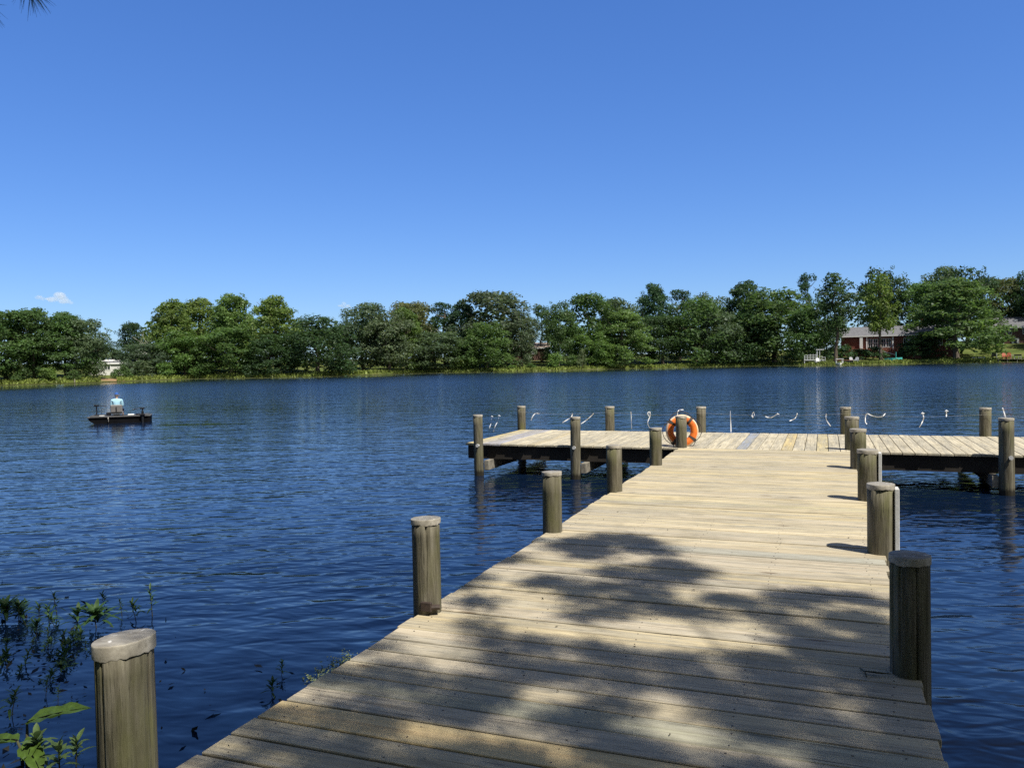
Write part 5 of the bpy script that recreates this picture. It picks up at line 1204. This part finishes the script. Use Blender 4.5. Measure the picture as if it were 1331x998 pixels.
# drowned leaves and flotsam
g = np.random.default_rng(5); P, S_ = [], []
for (u, v, su, sv, n) in ((60, 830, 50, 22, 90), (60, 880, 40, 30, 40), (90, 920, 60, 40, 45), (330, 905, 60, 35, 16), (200, 850, 30, 40, 10), (20, 960, 30, 30, 30), (230, 790, 200, 40, 8)):
    for k in range(n):
        q = on_z(u + g.normal() * su, v + g.normal() * sv, 0.006)
        if q.x < -2.65: P.append(q); S_.append(g.uniform(0.006, 0.028) if g.random() < 0.85 else g.uniform(0.03, 0.055))
P = np.array(P); N_ = unit(g.normal(size=(len(P), 3)) * 0.3 + np.array([0, 0, 1.0])); P[:, 2] += np.array(S_) * 0.25
tag(quads('drowned_leaves', leaf_quads(P, N_, np.array(S_), 0.38, g), M['wetleaf'], None, g.uniform(0.6, 1.6, (len(P), 1)) * np.array([[1., 1, 1]])), 'dark drowned leaves and bits floating among the water weeds', 'floating leaves', None, 'stuff')
P = []
for k in range(260):
    f = g.random(); q = on_z(405 + 55 * f + g.normal() * 5, 885 - 36 * f + g.normal() * 4, 0.008); P.append((q.x - abs(g.normal()) * 0.03, q.y, 0.006 + g.uniform(0, 0.006)))
P = np.array(P); tag(quads('algae', leaf_quads(P, unit(g.normal(size=(len(P), 3)) * 0.5 + np.array([0, 0, 1.0])), g.uniform(0.004, 0.014, len(P)), 0.6, g), M['algae'], None, g.uniform(0.6, 1.3, (len(P), 1)) * np.array([[1., 1, 1]])), 'pale green algae gathered against the walkway edge', 'algae', None, 'stuff')
# twig on the deck
tw = MB(); b0 = on_z(1118, 868, DECK + 0.008); pts = [(0, 0, 0), (0.02, -0.06, 0.006), (0.025, -0.12, 0.002)]; tw.tube(pts, [0.004, 0.004, 0.003], 6); tw.tube([(0.015, -0.05, 0.006), (0.08, -0.07, 0.012), (0.14, -0.06, 0.01)], [0.004, 0.005, 0.002], 6); leaf_blade(tw, (0.03, -0.06, 0.006), (1, -0.1, 0.1), 0.07, 0.03, 0.1, 4, 0)
tag(tw.build('fallen_twig', M['stem'], None, True, b0), 'forked dry twig lying on the boards by the dark shaded piling', 'twig')

# litter on the boards
gl = np.random.default_rng(9); P = []
for k in range(90):
    x, y = gl.uniform(XL + 0.05, XR - 0.05), 2.2 + gl.random() ** 1.5 * 6.5
    P.append((x, y, DECK + 0.006))
P = np.array(P); tag(quads('leaf_litter', leaf_quads(P, unit(gl.normal(size=(len(P), 3)) * 0.25 + np.array([0, 0, 1.0])), gl.uniform(0.004, 0.016, len(P)), 0.35, gl), M['wetleaf'], None, gl.uniform(0.8, 3.0, (len(P), 1)) * np.array([[1.2, 1, 0.8]])), 'scattered dry leaf bits on the near boards', 'leaf litter', None, 'stuff')

# ------------------------------------------------------------------ the pine that shades the near boards
def deck_to_sky(x, y, hgt): k = (hgt - DECK) / SUN.z; return Vector((x + SUN.x * k, y + SUN.y * k, hgt))
lit = []   # sunlit gaps on the boards: photo column, row, half width, half depth (metres)
for (u, v, a_, b_) in ((937, 757, 0.22, 0.30), (850, 832, 0.50, 0.22), (760, 822, 0.35, 0.2), (905, 815, 0.26, 0.2), (960, 890, 0.11, 0.10), (748, 905, 0.18, 0.18), (1085, 912, 0.22, 0.08), (657, 743, 0.24, 0.20), (714, 786, 0.18, 0.16), (567, 871, 0.08, 0.10), (672, 886, 0.10, 0.08),
                       (590, 800, 0.2, 0.12), (620, 845, 0.22, 0.10), (500, 860, 0.10, 0.12), (880, 945, 0.25, 0.09), (700, 955, 0.22, 0.08), (560, 935, 0.16, 0.08), (1000, 830, 0.16, 0.07), (350, 985, 0.25, 0.05), (690, 720, 0.25, 0.12), (740, 735, 0.1, 0.08), (470, 975, 0.16, 0.05), (1170, 960, 0.12, 0.07), (1010, 985, 0.2, 0.06), (860, 985, 0.15, 0.05), (880, 775, 0.08, 0.10)):
    q = on_z(u, v, DECK); f_ = 0.62 if v > 880 else 1.0; lit.append((q.x, q.y, a_ * f_, b_ * f_))
lit += [(on_z(u, v, DECK).x, on_z(u, v, DECK).y, a_, b_) for u, v, a_, b_ in ((640, 772, 0.16, 0.14), (600, 770, 0.12, 0.2), (672, 712, 0.2, 0.18), (545, 818, 0.14, 0.14), (790, 752, 0.10, 0.12), (640, 915, 0.12, 0.05), (640, 962, 0.2, 0.035))]
lit += [(-2.50, 2.28, 0.42, 0.22), (-2.60, 4.74, 0.30, 0.17), (-4.05, 3.12, 0.40, 0.25), (-3.6, 2.75, 0.4, 0.2), (-4.9, 4.6, 0.3, 0.2), (-5.6, 5.0, 0.3, 0.2)]
edge = [(706, 694), (745, 692), (800, 690), (870, 700), (905, 735), (930, 775), (965, 765), (1050, 765), (1120, 770), (1180, 778)]
ex = [(on_z(u, v, DECK).x, on_z(u, v, DECK).y) for u, v in edge]; ex = [(-10, 8.0), (-6.5, 8.6), (-4.5, 8.2), (-3.3, 7.0), (-2.9, 6.5)] + ex + [(1.2, 5.6), (2.5, 5.2)]  # unseen crown widened to the left to keep sky light off the boards
pine = empty('shade_pine', (7.2, -4.4, float(terr(7.2, -4.4)[0]))); tag(pine, 'long needled pine whose branch tips hang into the top left corner', 'tree')
po = Vector(pine.location)
g = np.random.default_rng(33); clumps = []
yy = 0.6
while yy < 8.7:
    xx = -9.6
    while xx < 1.6:
        x = xx + g.uniform(-0.1, 0.1); y = yy + g.uniform(-0.1, 0.1)
        lim = np.interp(x, [e[0] for e in ex], [e[1] for e in ex])
        ok = y < lim - 0.06 and not any(((x - a) / (c + 0.05)) ** 2 + ((y - b_) / (d + 0.05)) ** 2 < 1 for a, b_, c, d in lit)
        if ok and g.random() < (0.88 if x > -2.6 else 0.75): clumps.append(deck_to_sky(x, y, g.uniform(8.0, 9.6) + (1.5 if x < -3.5 else 0) + g.uniform(0, 2.5)))
        xx += 0.24
    yy += 0.24
for k in range(16): clumps.append(deck_to_sky(g.uniform(-0.05, 0.62), g.uniform(4.25, 4.85), g.uniform(8.0, 10.0)))      # unseen clumps added to shade the near piling
for k in range(60):
    x, y = g.uniform(-2.2, 0.8), g.uniform(1.6, 2.75)
    if not any(((x - a) / (c + 0.05)) ** 2 + ((y - b_) / (d + 0.02)) ** 2 < 1 for a, b_, c, d in lit): clumps.append(deck_to_sky(x, y, g.uniform(8.0, 11.0)))
C = np.array([tuple(c) for c in clumps])
npc = 210; n = len(C) * npc; base = np.repeat(C, npc, 0); pale = g.random(len(C)) * np.clip((4.6 - C[:, 0]) / 2.6, 0, 1) * 0.93; keep_ = g.random(n) > np.repeat(pale, npc); base = base[keep_]; n = len(base); base = base + g.normal(0, 0.085, (n, 3)); d = unit(g.normal(size=(n, 3)) + np.array([0, 0, -0.1])); L = g.uniform(0.05, 0.10, n)[:, None]
sd = unit(np.cross(d, g.normal(size=(n, 3)))) * g.uniform(0.007, 0.012, n)[:, None]
Q = np.empty((n, 4, 3)); Q[:, 0] = base - sd - d * L; Q[:, 1] = base + sd - d * L; Q[:, 2] = base + sd * 0.5 + d * L; Q[:, 3] = base - sd * 0.5 + d * L
cr = quads('crown', Q.reshape(-1, 3) - np.array(po), M['foliage'], pine, g.uniform(0.7, 1.3, (n, 1)) * np.array([[1., 1, 1]])); cr.color = (0.035, 0.065, 0.025, 1)
tk = MB(); hub = Vector((7.0, -2.8, 8.3)) - po
tk.tube([(0, 0, -0.5), (-0.05, 0.3, 2.5), (-0.15, 0.9, 5.0), hub, hub + Vector((1.2, -0.6, 2.6)), hub + Vector((2.2, -1.4, 5.0))], [0.34, 0.28, 0.24, 0.18, 0.11, 0.04], 14)
tk.build('trunk', M['bark'], pine, True)
hubs = []
for (tx, ty) in ((-2.0, 1.5), (-2.2, 4.0), (-1.4, 6.2), (-0.2, 2.8), (0.0, 5.0), (-4.5, 3.5), (-4.6, 5.4)):
    e = deck_to_sky(tx, ty, 8.7) - po; m = MB(); mid = hub.lerp(e, 0.5) + Vector((0, 0, 0.25)); jg = lambda: Vector(g.normal(0, 0.16, 3)); m.tube([hub - Vector((0, 0, 0.8 * g.random())), hub.lerp(mid, 0.5) + jg(), mid + jg(), mid.lerp(e, 0.5) + jg(), e], [0.035, 0.022, 0.015, 0.010, 0.005], 8); m.build('limb', M['bark'], pine, True); hubs += [mid, e]
# drooping limb with the needle tuft seen at the top left
tuft = ray(38, -14) * 3.6 + Vector((0, 0, EYE)) - po; tuft2 = ray(-22, 6) * 3.6 + Vector((0, 0, EYE)) - po
m = MB(); s0 = hub - Vector((0.1, 0.3, 2.2)); m.tube([s0, s0.lerp(tuft, 0.4) + Vector((0, 0, 0.7)), s0.lerp(tuft, 0.8) + Vector((0, 0, 0.75)), tuft + Vector((0, 0, 0.25)), tuft], [0.05, 0.035, 0.018, 0.008, 0.004], 8)
m.tube([s0.lerp(tuft, 0.8) + Vector((0, 0, 0.75)), tuft2 + Vector((0, 0, 0.3)), tuft2], [0.012, 0.007, 0.004], 6); m.build('limb', M['bark'], pine, True)
def tuft_mesh(c, n, L, aim, spread):
    d = unit(g.normal(size=(n, 3)) * spread + np.array(aim)); Ls = g.uniform(0.6, 1.0, n)[:, None] * L; sd = unit(np.cross(d, g.normal(size=(n, 3)))) * 0.0011
    b_ = np.array(c) + g.normal(0, 0.006, (n, 3)); mid_ = b_ + d * Ls * 0.6; tip = b_ + d * Ls + np.array([0, 0, -0.012]) 
    Q1 = np.stack([b_ - sd, b_ + sd, mid_ + sd, mid_ - sd], 1); Q2 = np.stack([mid_ - sd, mid_ + sd, tip + sd * 0.3, tip - sd * 0.3], 1)
    return np.concatenate([Q1, Q2]).reshape(-1, 3)
Q = np.concatenate([tuft_mesh(tuft, 44, 0.125, (0.2, 0.35, -0.75), 0.42), tuft_mesh(tuft + Vector((-0.02, 0.0, 0.03)), 20, 0.12, (-0.1, 0, -0.9), 0.25), tuft_mesh(tuft2, 26, 0.11, (0.35, 0.3, -0.6), 0.4)])
up = Vector((0, 0, 1))
Q = np.concatenate([Q] + [tuft_mesh(tuft + up * h_ + Vector((g.normal() * 0.03, g.normal() * 0.03, 0)), 46, 0.13, (0.25 * math.cos(k * 2.1), 0.25 * math.sin(k * 2.1), -0.5), 0.5) for k, h_ in enumerate((0.22, 0.34, 0.48, 0.62))] + [tuft_mesh(tuft2 + up * h_, 40, 0.12, (0.25 * math.cos(k * 2.1), 0.25 * math.sin(k * 2.1), -0.5), 0.5) for k, h_ in enumerate((0.2, 0.34, 0.5))])
nd = quads('needles', Q, M['foliage'], pine); nd.color = (0.045, 0.07, 0.035, 1)

# ------------------------------------------------------------------ small clouds
def cloud(u, v, w, h_, seed, label, rng_=2600.0):
    x, y = at_range(u, rng_); z = height_at(u, v, x, y); s_ = px(x, y); gg = np.random.default_rng(seed); bm = bmesh.new()
    for k in range(16):
        f = gg.uniform(-1, 1); r = (0.10 + 0.22 * (1 - abs(f)) * gg.random() + 0.05) * w * s_ * 0.5
        m4 = Matrix.Translation((f * w * s_ * 0.45, gg.normal() * w * s_ * 0.1, (gg.uniform(-0.2, 0.6) * (1 - abs(f)) - 0.1) * h_ * s_ + -0.15 * f * h_ * s_)) @ Matrix.Diagonal((1.35, 1.1, 0.75, 1))
        bmesh.ops.create_icosphere(bm, subdivisions=2, radius=r, matrix=m4)
    me = bpy.data.meshes.new('cloud'); bm.to_mesh(me); bm.free(); me.materials.append(M['cloud']); o = link('cloud', me, None, (x, y, z)); o.rotation_euler = (0, 0, math.atan2(-x, y))
    rm = o.modifiers.new('remesh', 'REMESH'); rm.mode = 'VOXEL'; rm.voxel_size = w * s_ / 40
    tag(o, label, 'cloud', None)
cloud(80, 390, 32, 15, 1, 'small bright white cloud low over the leftmost trees, larger of the pair')
cloud(56, 387, 16, 9, 2, 'tiny faint cloud just left of the small bright one')
cloud(450, 398, 18, 9, 3, 'tiny faint cloud peeking out above the blue green dome tree')
print('objects', len(bpy.data.objects))
